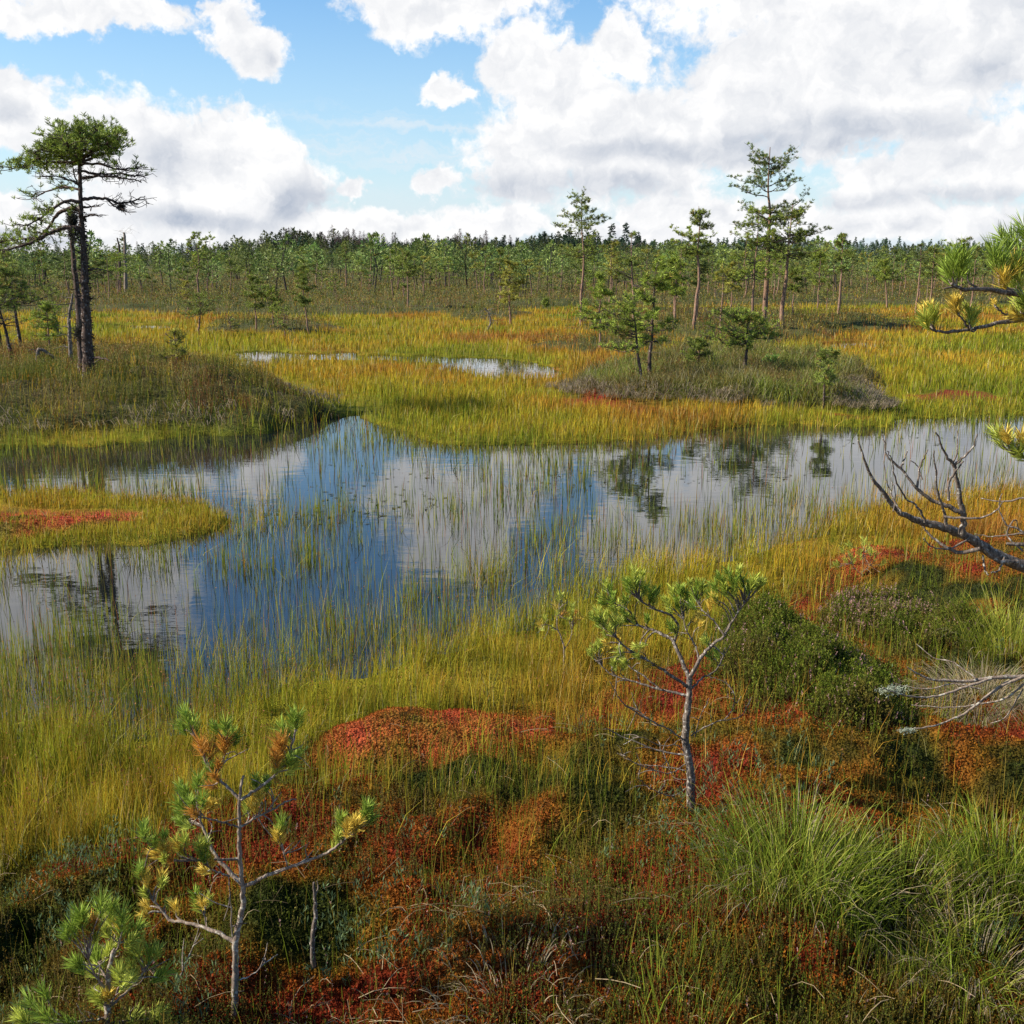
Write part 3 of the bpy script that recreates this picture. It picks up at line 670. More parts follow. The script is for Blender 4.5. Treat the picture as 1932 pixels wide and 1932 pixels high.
def bush(u, v, rx, ry, hgt, n, label, pal, seed, name='heather_bush', flower=.05, leaf=.008):
    g = np.random.default_rng(seed); p = ground(u, v); root = empty(name, p, label, 'heather bush')
    a = g.random(n) * 6.3; r = np.minimum(np.abs(g.normal(0, .52, n)), 1.6) ** .85; bx = np.cos(a) * r * rx; by = np.sin(a) * r * ry
    dome = (.16 + .84 * np.exp(-(r / .85) ** 4)) * (.62 + .76 * fbm(bx + u, by + v, .16, 3, 5))
    zb = H(p[0] + bx, p[1] + by) - p[2]
    hh = hgt * dome * (.55 + .5 * g.random(n))
    c = np.array(pal)[np.clip((fbm(bx + u, by, .15, 3, 6) + g.normal(0, .2, n)) * len(pal), 0, len(pal) - 1).astype(int)]
    m = MB(); lean = .25 * g.random(n); 
    st_ = MB(); blades(st_, np.stack([bx * .8, by * .8, zb], -1), hh, np.full(n, .0026), lean, a, np.array([.07, .045, .03]), np.array([.09, .07, .03]), .3, g)
    st_.build('stems', ML, root)
    off = np.stack([bx * .8 + np.cos(a) * lean * hh, by * .8 + np.sin(a) * lean * hh, zb + hh * .95 - .06], -1)
    shoots(m, off, .05 + .04 * g.random(n), c, g, 15, leaf, .5, flower)
    k = g.random(n) < .6; shoots(m, off[k] - np.array([0, 0, .06]) + g.normal(0, .01, (k.sum(), 3)), .05 + .03 * g.random(k.sum()), c[k], g, 12, leaf, .8, 0)
    m.build('leaves', ML, root); return root
HP = [(.08, .12, .012), (.12, .165, .015), (.17, .20, .022), (.10, .11, .016), (.18, .15, .028)]
bush(1520, 1285, .58, .60, .24, 11000, 'large dense dark green heather bush behind the little lichened pine', HP, 31, leaf=.010)
bush(1440, 1200, .42, .5, .20, 4500, 'low heather bush spreading towards the pool directly behind the little lichened pine', HP, 34, leaf=.010)
bush(1750, 1230, .42, .36, .19, 3600, 'dark heather mound between the flowering bush and the bleached tussock', HP, 35, leaf=.010)
bush(1650, 1190, .40, .44, .20, 4200, 'heather bush with pale pink faded flowers, right behind the largest bush', HP + [(.14, .10, .04)], 32, flower=.28, leaf=.010)
bush(1610, 1345, .26, .22, .17, 1600, 'small dark heather bush at the right foot of the largest one', HP, 33, leaf=.010)

# ------------------------------------------------------------------ near pines built branch by branch
def path_px(pts, y0, dy, g=None):
    """view points -> world; depth runs from y0 by dy over the length of the path"""
    pts = np.asarray(pts, float); s = np.concatenate([[0], np.cumsum(np.hypot(*np.diff(pts[:, :2], axis=0).T))]); s = s / max(s[-1], 1e-6)
    return atdepth(pts[:, 0], pts[:, 1], y0 + dy * s)
GREEN, LGREEN, YEL, ORA = (.26, .36, .05), (.44, .49, .08), (.70, .52, .09), (.60, .31, .06)
def tuftcol(k): return {'g': GREEN, 'l': LGREEN, 'y': YEL, 'o': ORA}[k]
def nearpine(name, base, label, cat, trunk, branches, tufts_len=.05, bark=MB_GREY, seed=1, nn=70, nw=.0021, group=None, barkcol=(.3, .26, .22), tdepth=.06, extra=1):
    """branches: (points, r0, r1, depth change, bark or None, tufts[(u, v, kind, size)])"""
    g = np.random.default_rng(seed); root = empty(name, base, label, cat, group)
    y0 = base[1]
    if trunk is not None:
        tp = smooth_path(path_px(trunk[0], y0, trunk[3] if len(trunk) > 3 else 0), 6, .004, g); tp[0] = base - np.array([0, 0, .04])
        m = MB(); tube(m, tp, np.linspace(trunk[1], trunk[2], len(tp)), 9, barkcol, .22, g); m.build('trunk', bark, root, base, True)
    for br in branches:
        pts, r0, r1, dy, bk, tf = br[:6]; yb = br[6] if len(br) > 6 else y0
        bp = smooth_path(path_px(pts, yb, dy), 5, .004, g)
        m = MB(); tube(m, bp, np.linspace(r0, r1, len(bp)) * (.8 if trunk is not None else 1), 7, barkcol, .3, g)
        tl = MB(); tf = list(tf)
        for (tu, tv, kd, sz) in list(tf):
            for _ in range(extra): tf.append((tu + g.normal(0, 11), tv + g.normal(3, 9), kd if g.random() < .75 else 'l', sz * (.6 + .3 * g.random())))
        for (tu, tv, kd, sz) in tf:
            q = np.argmin([np.hypot(*(np.array([tu, tv]) - np.array(p_[:2]))) for p_ in pts])
            # nearest point of the branch gives the depth; a twig joins them
            proj = bp - CAM; cp, sp = math.cos(PITCH), math.sin(PITCH)
            fwd = proj[:, 1] * cp - proj[:, 2] * sp; upc = proj[:, 1] * sp + proj[:, 2] * cp
            pu = HALF + proj[:, 0] / fwd * FPX; pv = HALF - upc / fwd * FPX
            q = int(np.argmin(np.hypot(pu - tu, pv - tv))); q2 = max(q - 2, 0)
            tip = atdepth(tu, tv, bp[q, 1] + g.normal(0, .015))
            if np.linalg.norm(tip - bp[q]) > .006:
                tw = smooth_path(np.stack([bp[q2], (bp[q] + tip) / 2 + [0, 0, -.004], tip]), 3); tube(m, tw, np.linspace(max(r1 * .9, .0018), .0015, len(tw)), 5, barkcol, .2, g)
                dv = nrm(tip - bp[q2])
            else: dv = nrm(bp[min(q + 1, len(bp) - 1)] - bp[q2])
            dv = nrm(dv * .7 + np.array([0, 0, .6])); L_ = tufts_len * sz
            c = tip - dv * L_ * .3
            stp = np.linspace(0, 1, 5)[:, None] * L_ * .9; cs = c + dv * stp
            needles(tl, cs, np.tile(dv, (5, 1)), nn // 5, L_, nw, np.array(tuftcol(kd)), .75, .01, g, fwd=.6)
            # the tip of the shoot stays greener than the old needles under it
        for _ in range(3 if trunk is not None else 0):
            q = int(len(bp) * (.25 + .65 * g.random())); ln = .03 + .07 * g.random(); sd = nrm(g.normal(size=3) + nrm(bp[-1] - bp[0]) * .8)
            e2 = bp[q] + sd * ln; tube(m, smooth_path([bp[q], (bp[q] + e2) / 2 + g.normal(0, .006, 3), e2], 3), np.linspace(.0022, .0009, 7), 4, barkcol, 0, g)
        o = m.build('branch', bk or bark, root, base, True)
        if tl.n: tl.build('needles', MN, o, base)
    return root
Z2 = lambda L_: [(a * .5, 1296.5 + b * .5) for a, b in L_]
def T2(L_): return [(a * .5, 1296.5 + b * .5, k, s) for a, b, k, s in L_]
b1 = ground(443, 1912)
nearpine('pine_sapling', b1, 'slender pine sapling with green and orange needle tufts at the lower left', 'pine sapling',
    (Z2([(885, 1240), (888, 1100), (890, 960), (915, 830), (915, 770), (903, 600), (903, 530), (905, 425), (918, 335)]), .0100, .0034),
    [(Z2([(887, 962), (830, 930), (760, 905), (690, 885), (640, 878), (595, 825), (557, 770)]), .0075, .0035, .10, None, T2([(552, 735, 'y', 1), (605, 735, 'y', 1), (560, 830, 'y', .8), (664, 840, 'y', .8), (535, 700, 'g', .9)])),
     (Z2([(780, 905), (772, 860), (765, 820)]), .003, .002, -.02, None, T2([(765, 825, 'y', 1), (742, 800, 'g', .9)]), b1[1] + .06),
     (Z2([(915, 745), (860, 690), (800, 610), (765, 525), (740, 450)]), .0085, .0035, .08, None, T2([(690, 400, 'g', 1), (750, 370, 'g', 1.1), (770, 455, 'y', 1), (690, 460, 'g', 1), (690, 515, 'g', .8), (735, 470, 'o', 1.1), (705, 430, 'g', .9)])),
     (Z2([(866, 715), (830, 700), (800, 688), (770, 665)]), .004, .002, -.05, None, T2([(770, 640, 'g', 1.1), (795, 670, 'y', .9), (755, 615, 'l', 1)])),
     (Z2([(905, 648), (780, 650), (650, 652), (590, 615), (548, 580)]), .005, .0025, -.10, MB_DEAD, T2([(545, 565, 'g', 1.1), (585, 600, 'g', 1.1), (620, 625, 'y', 1), (680, 612, 'y', 1), (640, 650, 'o', 1), (700, 590, 'l', .9)])),
     (Z2([(925, 750), (1010, 710), (1090, 682), (1180, 650), (1250, 615), (1310, 570), (1370, 520)]), .0065, .003, -.08, None, T2([(1382, 475, 'g', 1.15), (1395, 505, 'g', 1), (1345, 535, 'y', 1.2), (1310, 550, 'y', 1.1), (1288, 515, 'g', .9), (1265, 600, 'l', .8)])),
     (Z2([(1088, 680), (1075, 640), (1060, 600)]), .003, .002, -.02, None, T2([(1062, 530, 'g', 1), (1060, 580, 'y', 1)]), b1[1] - .03),
     (Z2([(905, 530), (960, 495), (1030, 460), (1085, 430), (1115, 422)]), .0045, .002, .06, None, T2([(950, 445, 'y', 1), (980, 420, 'y', .8), (1005, 385, 'g', .9), (968, 365, 'g', .8)])),
     (Z2([(905, 530), (840, 510), (780, 495), (735, 485)]), .004, .002, -.05, MB_DEAD, T2([(738, 480, 'o', .9), (765, 440, 'g', .9)])),
     (Z2([(905, 425), (850, 370), (815, 335), (785, 295), (758, 235), (725, 150)]), .0055, .003, .04, None, T2([(708, 130, 'g', 1.2), (735, 165, 'g', 1.2), (760, 235, 'o', 1.25), (790, 265, 'o', 1.1), (795, 305, 'g', .9), (815, 345, 'o', .8)])),
     (Z2([(818, 330), (845, 270), (855, 190)]), .0035, .002, -.03, None, T2([(850, 165, 'g', 1.1), (850, 235, 'o', 1.3), (870, 195, 'g', .9)]), b1[1] + .02),
     (Z2([(910, 425), (960, 390), (1025, 345), (1080, 285), (1105, 205), (1122, 150)]), .0055, .003, .05, None, T2([(1122, 135, 'g', 1.2), (1075, 180, 'g', 1.1), (1060, 245, 'o', 1.3), (1040, 290, 'o', 1.1), (1115, 270, 'g', 1), (1095, 315, 'l', 1), (1075, 220, 'o', 1)])),
     (Z2([(900, 1105), (950, 1085), (1035, 1015)]), .003, .0015, .05, None, []),
     (Z2([(880, 960), (872, 860), (865, 720)]), .003, .0015, -.05, None, []),
     (Z2([(670, 1115), (700, 1040), (755, 930)]), .0028, .0015, .12, None, [], b1[1] + .05)], seed=12, nn=90, nw=.0020, tufts_len=.036)

b2 = ground(205, 1945)
nearpine('pine_sapling', b2, 'short bushy pine sapling cut by the bottom left edge', 'pine sapling',
    ([(205, 1945), (202, 1870), (208, 1815), (215, 1790)], .009, .004),
    [([(206, 1900), (240, 1870), (258, 1850), (275, 1825)], .005, .002, .04, None, [(280, 1815, 'g', 1.1), (262, 1800, 'l', 1.1), (300, 1845, 'g', 1), (250, 1835, 'l', 1)]),
     ([(204, 1920), (170, 1925), (120, 1932)], .005, .002, -.05, None, [(70, 1905, 'g', 1.2), (95, 1925, 'g', 1.2), (140, 1935, 'g', 1.1), (50, 1925, 'l', 1)]),
     ([(203, 1870), (180, 1840), (160, 1790)], .005, .002, -.03, None, [(155, 1745, 'g', 1.2), (150, 1830, 'g', 1), (170, 1760, 'o', 1), (190, 1720, 'g', 1.2), (178, 1770, 'l', 1), (140, 1760, 'g', 1)]),
     ([(208, 1815), (220, 1790), (228, 1770)], .004, .002, .03, None, [(230, 1745, 'g', 1.3), (225, 1765, 'y', 1), (245, 1770, 'g', 1.2), (210, 1740, 'l', 1)]),
     ([(205, 1850), (190, 1825), (185, 1815)], .004, .002, .03, None, [(182, 1810, 'g', 1.1), (205, 1800, 'l', 1), (190, 1830, 'l', 1)]),
     ([(206, 1900), (222, 1870), (228, 1855)], .004, .002, -.06, None, [(225, 1850, 'l', 1.1), (205, 1885, 'y', .9), (190, 1890, 'l', 1)]),
     ([(208, 1930), (260, 1925), (300, 1920)], .004, .002, .04, None, [(240, 1930, 'l', 1), (285, 1925, 'l', 1.1), (300, 1935, 'g', 1)])], seed=13, nn=90, nw=.0022, tufts_len=.042)

Z1 = lambda L_: [(966 + a * .5, 1006 + b * .5) for a, b in L_]
def T1(L_): return [(966 + a * .5, 1006 + b * .5, k, s) for a, b, k, s in L_]
b3 = ground(1303, 1530)
nearpine('little_pine', b3, 'little gnarled pine with lichened trunk and flat green top, right of centre', 'pine',
    (Z1([(672, 1045), (674, 930), (665, 850), (655, 780), (660, 690), (668, 620), (670, 545)]), .0165, .010),
    [(Z1([(670, 550), (640, 480), (610, 410), (575, 385), (530, 365), (480, 350), (425, 322)]), .010, .004, .12, None, T1([(460, 330, 'l', .8), (425, 310, 'g', 1), (390, 300, 'l', .9), (480, 430, 'l', .9), (510, 330, 'g', .8)])),
     (Z1([(612, 410), (625, 350), (600, 310), (550, 290), (500, 265), (470, 240)]), .007, .003, -.08, MB_DEAD, T1([(462, 165, 'l', 1.2), (462, 210, 'g', 1.2), (440, 200, 'g', 1), (485, 190, 'l', 1.1), (525, 240, 'g', 1.2), (545, 230, 'g', 1), (500, 220, 'g', 1), (600, 360, 'g', 1.1)]), b3[1] + .06),
     (Z1([(480, 350), (440, 290), (400, 270), (375, 255)]), .004, .002, .05, None, T1([(370, 220, 'g', 1.1), (378, 265, 'g', 1.1), (410, 280, 'l', 1.1), (350, 250, 'l', .9), (430, 260, 'g', 1)]), b3[1] + .10),
     (Z1([(672, 540), (715, 465), (760, 420), (800, 385), (845, 310), (895, 240)]), .0095, .003, -.08, None, T1([(910, 190, 'l', 1.1), (895, 215, 'g', 1.1), (845, 200, 'g', 1.2), (820, 165, 'g', 1.2), (805, 215, 'l', 1.2), (770, 210, 'g', 1.2), (830, 240, 'l', 1), (765, 260, 'y', 1), (790, 180, 'g', 1), (925, 205, 'l', 1)])),
     (Z1([(800, 385), (760, 330), (720, 290), (700, 260)]), .004, .002, .06, None, T1([(700, 215, 'g', 1.2), (720, 220, 'l', 1.1), (745, 280, 'y', 1), (690, 240, 'g', 1), (740, 240, 'g', 1.1)]), b3[1] - .05),
     (Z1([(706, 480), (690, 420), (660, 370), (640, 300)]), .005, .0022, .10, None, T1([(635, 230, 'g', 1.1), (610, 230, 'l', 1.1), (655, 245, 'g', 1.1), (660, 285, 'g', 1), (595, 280, 'l', 1), (690, 330, 'y', .9), (630, 280, 'g', 1.1)])),
     (Z1([(668, 585), (620, 550), (570, 515), (510, 478), (430, 430), (375, 375)]), .008, .003, -.10, None, T1([(350, 340, 'l', 1.1), (330, 310, 'l', 1), (390, 350, 'l', 1.1), (370, 370, 'l', 1), (405, 395, 'y', .9), (415, 460, 'l', 1), (480, 470, 'l', .9), (545, 500, 'y', .8), (330, 345, 'g', 1)])),
     (Z1([(658, 612), (560, 590), (470, 562), (380, 535), (320, 480)]), .0065, .002, .08, MB_DEAD, T1([(330, 440, 'l', .9), (300, 460, 'l', .9), (350, 445, 'y', .9), (420, 505, 'l', 1), (385, 500, 'l', .9)])),
     (Z1([(560, 590), (500, 540), (440, 500), (400, 440)]), .004, .0018, .05, None, T1([(410, 450, 'l', .8)])),
     (Z1([(680, 585), (720, 545), (760, 525), (790, 480), (805, 430)]), .005, .002, .10, None, T1([(740, 415, 'l', 1), (750, 470, 'g', .9)])),
     (Z1([(655, 790), (600, 745), (520, 705), (430, 650), (385, 590), (370, 560)]), .004, .0015, -.10, None, []),
     (Z1([(520, 705), (470, 660), (450, 600)]), .0025, .0012, .04, None, []),
     (Z1([(660, 838), (560, 822), (430, 772), (350, 735)]), .0045, .0015, .05, MB_DEAD, []),
     (Z1([(655, 895), (560, 880), (470, 870), (400, 830)]), .0035, .0013, .08, None, []),
     (Z1([(655, 870), (600, 905), (520, 890), (440, 850), (400, 800)]), .003, .0012, -.10, None, []),
     (Z1([(675, 765), (740, 725), (800, 705), (862, 690), (905, 620)]), .0035, .0014, -.05, MB_DEAD, []),
     (Z1([(800, 705), (835, 660), (835, 600), (800, 560), (740, 540)]), .0028, .0013, .03, None, []),
     (Z1([(665, 960), (600, 990), (520, 960), (470, 920)]), .003, .0013, -.12, MB_DEAD, []),
     (Z1([(690, 770), (710, 690), (745, 620)]), .0025, .0012, .1, None, []),
     (Z1([(655, 830), (620, 800), (560, 800), (480, 770), (420, 800)]), .0028, .0012, -.04, None, []),
     (Z1([(660, 930), (610, 920), (580, 850), (560, 810)]), .0026, .0012, .06, None, [])], seed=14, nn=60, tufts_len=.032, nw=.0026, extra=1, bark=MB_DEAD)

b4 = ground(1062, 1290)
nearpine('pine_seedling', b4, 'thin orange-tinged pine seedling in golden grass left of the little pine', 'pine seedling',
    ([(1062, 1290), (1064, 1230), (1060, 1205), (1050, 1180), (1055, 1145)], .005, .002),
    [([(1064, 1228), (1078, 1200), (1080, 1170)], .003, .0015, .03, None, [(1080, 1150, 'l', .7), (1072, 1165, 'y', .7), (1085, 1175, 'o', .7)]),
     ([(1055, 1190), (1035, 1180), (1022, 1178)], .003, .0015, -.03, None, [(1020, 1180, 'y', .8), (1030, 1172, 'l', .7)]),
     ([(1053, 1160), (1055, 1140)], .002, .001, 0, None, [(1055, 1132, 'l', .8), (1050, 1150, 'y', .8), (1060, 1160, 'o', .6)])], seed=15, nn=40, nw=.002)
b5 = ground(1625, 1090)
nearpine('pine_seedling', b5, 'pale green pine seedling poking from heather below the red moss patch', 'pine seedling',
    ([(1625, 1100), (1628, 1070), (1630, 1040)], .006, .002),
    [([(1627, 1085), (1612, 1070), (1605, 1060)], .003, .0015, .02, None, [(1605, 1050, 'l', .9), (1580, 1070, 'l', .9), (1610, 1060, 'l', .9)]),
     ([(1627, 1080), (1645, 1065)], .003, .0015, -.02, None, [(1650, 1055, 'l', 1), (1642, 1045, 'l', .8)]),
     ([(1630, 1050), (1630, 1035)], .002, .001, 0, None, [(1630, 1030, 'l', 1.1), (1622, 1045, 'l', 1), (1636, 1040, 'l', 1)])], seed=16, nn=50, nw=.0022)
# dead stem
p = ground(592, 1822); root = empty('dead_sapling', p, 'thin grey dead stem standing upright right of the sapling in red moss', 'dead stem')
m = MB(); tube(m, smooth_path(path_px([(592, 1828), (590, 1770), (595, 1720), (593, 1665)], p[1], .0), 6, .004), np.linspace(.009, .004, 19), 7, (.2, .2, .2), .4); m.build('trunk', MB_DEAD, root, p, True)
m = MB(); tube(m, smooth_path(path_px([(594, 1690), (600, 1676), (598, 1662)], p[1], .02), 4), np.linspace(.003, .001, 9), 5, (.2, .2, .2), .4); m.build('branch', MB_DEAD, root, p, True)

# the pine standing just outside the right edge: its branches reach into the view
pr = np.array([2.05, 3.25, 0.0]); pr[2] = float(H(pr[0], pr[1])[0])
root = nearpine('pine_tree', pr, 'pine reaching in from the right edge with bare dead limb and green and yellow tufts', 'pine', None,
    [([(1960, 562), (1900, 552), (1860, 546), (1815, 545), (1796, 535)], .0085, .004, -.10, MB_DEAD, [(1800, 508, 'g', 1.5), (1812, 512, 'g', 1.6), (1825, 515, 'g', 1.4), (1790, 525, 'g', 1.3), (1780, 545, 'g', .01)], 3.1),
     ([(1975, 590), (1930, 555), (1890, 540), (1885, 520)], .006, .004, -.05, None, [(1878, 500, 'g', 1.6), (1890, 505, 'g', 1.5), (1905, 520, 'y', 1.4), (1895, 535, 'y', 1.2), (1925, 530, 'l', 1.4), (1915, 505, 'g', 1.2), (1912, 545, 'l', 1.2)], 3.15),
     ([(2000, 520), (1950, 475), (1925, 470)], .008, .004, -.02, None, [(1915, 462, 'g', 1.4), (1935, 450, 'g', 1.5), (1900, 462, 'g', 1.2), (1950, 470, 'g', 1.4)], 3.2),
     ([(1990, 590), (1932, 602), (1880, 610), (1830, 622), (1780, 626), (1760, 622)], .0075, .003, -.15, MB_DEAD, [(1752, 605, 'y', 1.1), (1748, 612, 'l', 1.1), (1762, 600, 'l', 1.0), (1755, 598, 'y', 1)], 3.15),
     ([(1830, 621), (1818, 605), (1808, 590)], .004, .002, -.02, MB_DEAD, [(1803, 585, 'y', 1), (1808, 582, 'y', .9)], 3.04),
     ([(1845, 618), (1835, 625), (1830, 612)], .003, .002, -.02, MB_DEAD, [(1828, 600, 'l', 1.05), (1835, 608, 'l', .9)], 3.04),
     ([(1920, 604), (1895, 592), (1878, 578)], .0035, .002, -.02, MB_DEAD, [(1876, 573, 'y', .35)], 3.1),
     ([(1985, 600), (1950, 596), (1930, 592)], .005, .003, -.02, None, [(1925, 585, 'l', 1.3), (1935, 575, 'g', 1.1), (1930, 600, 'y', 1.1), (1945, 590, 'l', 1.1)], 3.1),
     ([(2010, 850), (1960, 855), (1925, 862), (1905, 850)], .006, .003, -.05, MB_DEAD, [(1888, 835, 'l', 1.2), (1910, 850, 'l', 1.2), (1925, 840, 'y', 1.2), (1930, 862, 'l', 1.2), (1900, 830, 'y', .9), (1945, 850, 'l', 1.2)], 3.1),
     # dead limb
     ([(2110, 1100), (2030, 1085), (1932, 1068), (1870, 1042), (1830, 1015), (1780, 995), (1740, 985), (1700, 968), (1670, 935), (1640, 890), (1620, 830)], .022, .0020, -.25, MB_DEAD, [], 3.2),
     ([(1815, 1008), (1818, 975), (1808, 930), (1800, 880), (1785, 860), (1766, 815)], .010, .002, -.05, MB_DEAD, [], 3.0),
     ([(1812, 968), (1790, 955), (1760, 945), (1730, 920), (1700, 885), (1675, 860), (1665, 820)], .007, .0018, .03, MB_DEAD, [], 2.98),
     ([(1730, 920), (1735, 885), (1745, 860), (1752, 848)], .0035, .0014, .03, MB_DEAD, [], 3.0),
     ([(1700, 885), (1705, 868), (1712, 850)], .0032, .0016, .03, MB_DEAD, [], 3.0),
     ([(1740, 905), (1732, 880), (1718, 868)], .0022, .0012, .03, MB_DEAD, [], 3.0),
     ([(1800, 880), (1815, 865), (1835, 845), (1843, 820)], .0042, .0015, -.04, MB_DEAD, [], 2.97),
     ([(1798, 872), (1806, 850), (1806, 812)], .0032, .0014, .05, MB_DEAD, [], 2.97),
     ([(1790, 945), (1790, 910), (1803, 890), (1818, 870)], .0045, .0018, .02, MB_DEAD, [], 2.95),
     ([(1785, 990), (1782, 965), (1770, 930), (1765, 890), (1762, 850)], .005, .0015, -.08, MB_DEAD, [], 2.97),
     ([(1745, 985), (1735, 960), (1710, 940), (1690, 905), (1682, 870), (1675, 850)], .0035, .0013, -.08, MB_DEAD, [], 2.95),
     ([(1700, 968), (1685, 940), (1672, 905), (1668, 870)], .0028, .0012, .06, MB_DEAD, [], 2.95),
     ([(1685, 965), (1690, 930), (1680, 900)], .002, .001, .06, MB_DEAD, [], 2.95),
     ([(1780, 975), (1830, 978), (1870, 970), (1895, 945)], .0038, .0016, -.05, MB_DEAD, [], 2.95),
     ([(1850, 1035), (1810, 1042), (1780, 1030), (1755, 1010), (1740, 992)], .0065, .0025, .05, MB_DEAD, [], 3.03),
     ([(1830, 1015), (1790, 1035), (1760, 1032), (1742, 1015)], .003, .0014, -.05, MB_DEAD, [], 3.0),
     ([(1920, 1060), (1880, 1058), (1855, 1035)], .007, .004, -.05, MB_DEAD, [], 3.06),
     ([(1895, 1052), (1885, 1075), (1870, 1080)], .003, .002, -.05, MB_DEAD, [], 3.06),
     ([(1855, 1048), (1858, 1075), (1866, 1085)], .003, .002, -.05, MB_DEAD, [], 3.06),
     ([(2040, 960), (1970, 945), (1932, 940), (1890, 946), (1850, 940)], .005, .0014, .2, MB_DEAD, [], 3.3),
     ([(2040, 1020), (1970, 1010), (1932, 1006), (1880, 1012), (1840, 1008)], .005, .0012, .15, MB_DEAD, [], 3.3),
     ([(1970, 1035), (1930, 1028), (1900, 1025)], .009, .004, .0, MB_DEAD, [], 3.2),
     ([(1960, 1040), (1925, 1000), (1900, 990), (1885, 960), (1890, 930)], .004, .0014, .05, MB_DEAD, [], 3.2),
     ([(1930, 1040), (1900, 1010), (1915, 980), (1925, 1005)], .003, .0014, .05, MB_DEAD, [], 3.2),
     ([(2100, 1240), (2000, 1262), (1932, 1276), (1880, 1278), (1820, 1285), (1760, 1282), (1730, 1270), (1712, 1258)], .010, .0018, -.1, MB_GREY, [], 3.55),
     ([(1932, 1276), (1880, 1300), (1830, 1340), (1800, 1355), (1760, 1370), (1700, 1378)], .006, .002, -.06, MB_GREY, [], 3.5),
     ([(1870, 1280), (1810, 1300), (1760, 1315), (1710, 1312), (1665, 1298)], .005, .002, -.08, MB_GREY, [], 3.48),
     ([(1932, 1290), (1890, 1320), (1840, 1330), (1790, 1335), (1720, 1330)], .004, .0014, .04, MB_GREY, [], 3.5),
     ([(1850, 1300), (1800, 1290), (1750, 1300), (1690, 1290)], .003, .0012, .03, MB_GREY, [], 3.46),
     ([(1840, 1280), (1800, 1250), (1760, 1240), (1730, 1215)], .003, .0012, .08, MB_GREY, [], 3.48),
     ([(1930, 1300), (1900, 1350), (1870, 1365)], .003, .0012, .04, MB_GREY, [], 3.5),
     ], seed=17, nn=110, nw=.0022, tufts_len=.039, extra=0)
m = MB(); tp = smooth_path([pr - [0, 0, .05], pr + [.05, .02, .8], pr + [.0, 0, 1.7], pr + [.08, .03, 2.9], pr + [.02, 0, 3.9]], 6, .01)
tube(m, tp, np.linspace(.075, .03, len(tp)), 12, (.1, .08, .07), .2); m.build('trunk', MB_DARK, root, pr, True)
# limbs joining the branch ends to that trunk, and its crown above
m = MB(); gg = np.random.default_rng(5)
for (uu, vv, yy, zz, rr) in [(1960, 562, 3.1, 2.15, .011), (1975, 590, 3.15, 2.05, .010), (2000, 520, 3.2, 2.3, .012), (1990, 590, 3.15, 2.0, .012), (1985, 600, 3.1, 1.95, .009), (2010, 850, 3.1, 1.35, .010), (2110, 1100, 3.2, .95, .032), (2040, 960, 3.3, 1.2, .008), (2040, 1020, 3.3, 1.1, .008), (1970, 1035, 3.2, 1.0, .012), (1960, 1040, 3.2, 1.0, .008), (2100, 1240, 3.55, .62, .013)]:
    e = atdepth(uu, vv, yy); s0 = np.array([pr[0], pr[1], zz + .0]); tube(m, smooth_path([s0, (s0 + e) / 2 + [0, 0, -.02], e], 4), np.linspace(rr * 1.4, rr, 9), 7, (.1, .08, .07), .2)
m.build('limb', MB_DEAD, root, pr, True)

# a knot of lichen hanging on the grey twigs
def lichen(c, size, name, label):
    g = np.random.default_rng(9); m = MB(); n = 160
    P_ = c + g.normal(size=(n, 3)) * size * .3 * [2, 1, .7]; needles(m, P_, g.normal(size=(n, 3)), 3, size * .35, .0016, np.array([.36, .40, .30]), 1, .0, g)
    return tag(m.build(name, MT, root, pr))
lichen(atdepth(1685, 1302, 3.42), .035, 'lichen', ''); lichen(atdepth(1712, 1378, 3.44), .02, 'lichen', '')

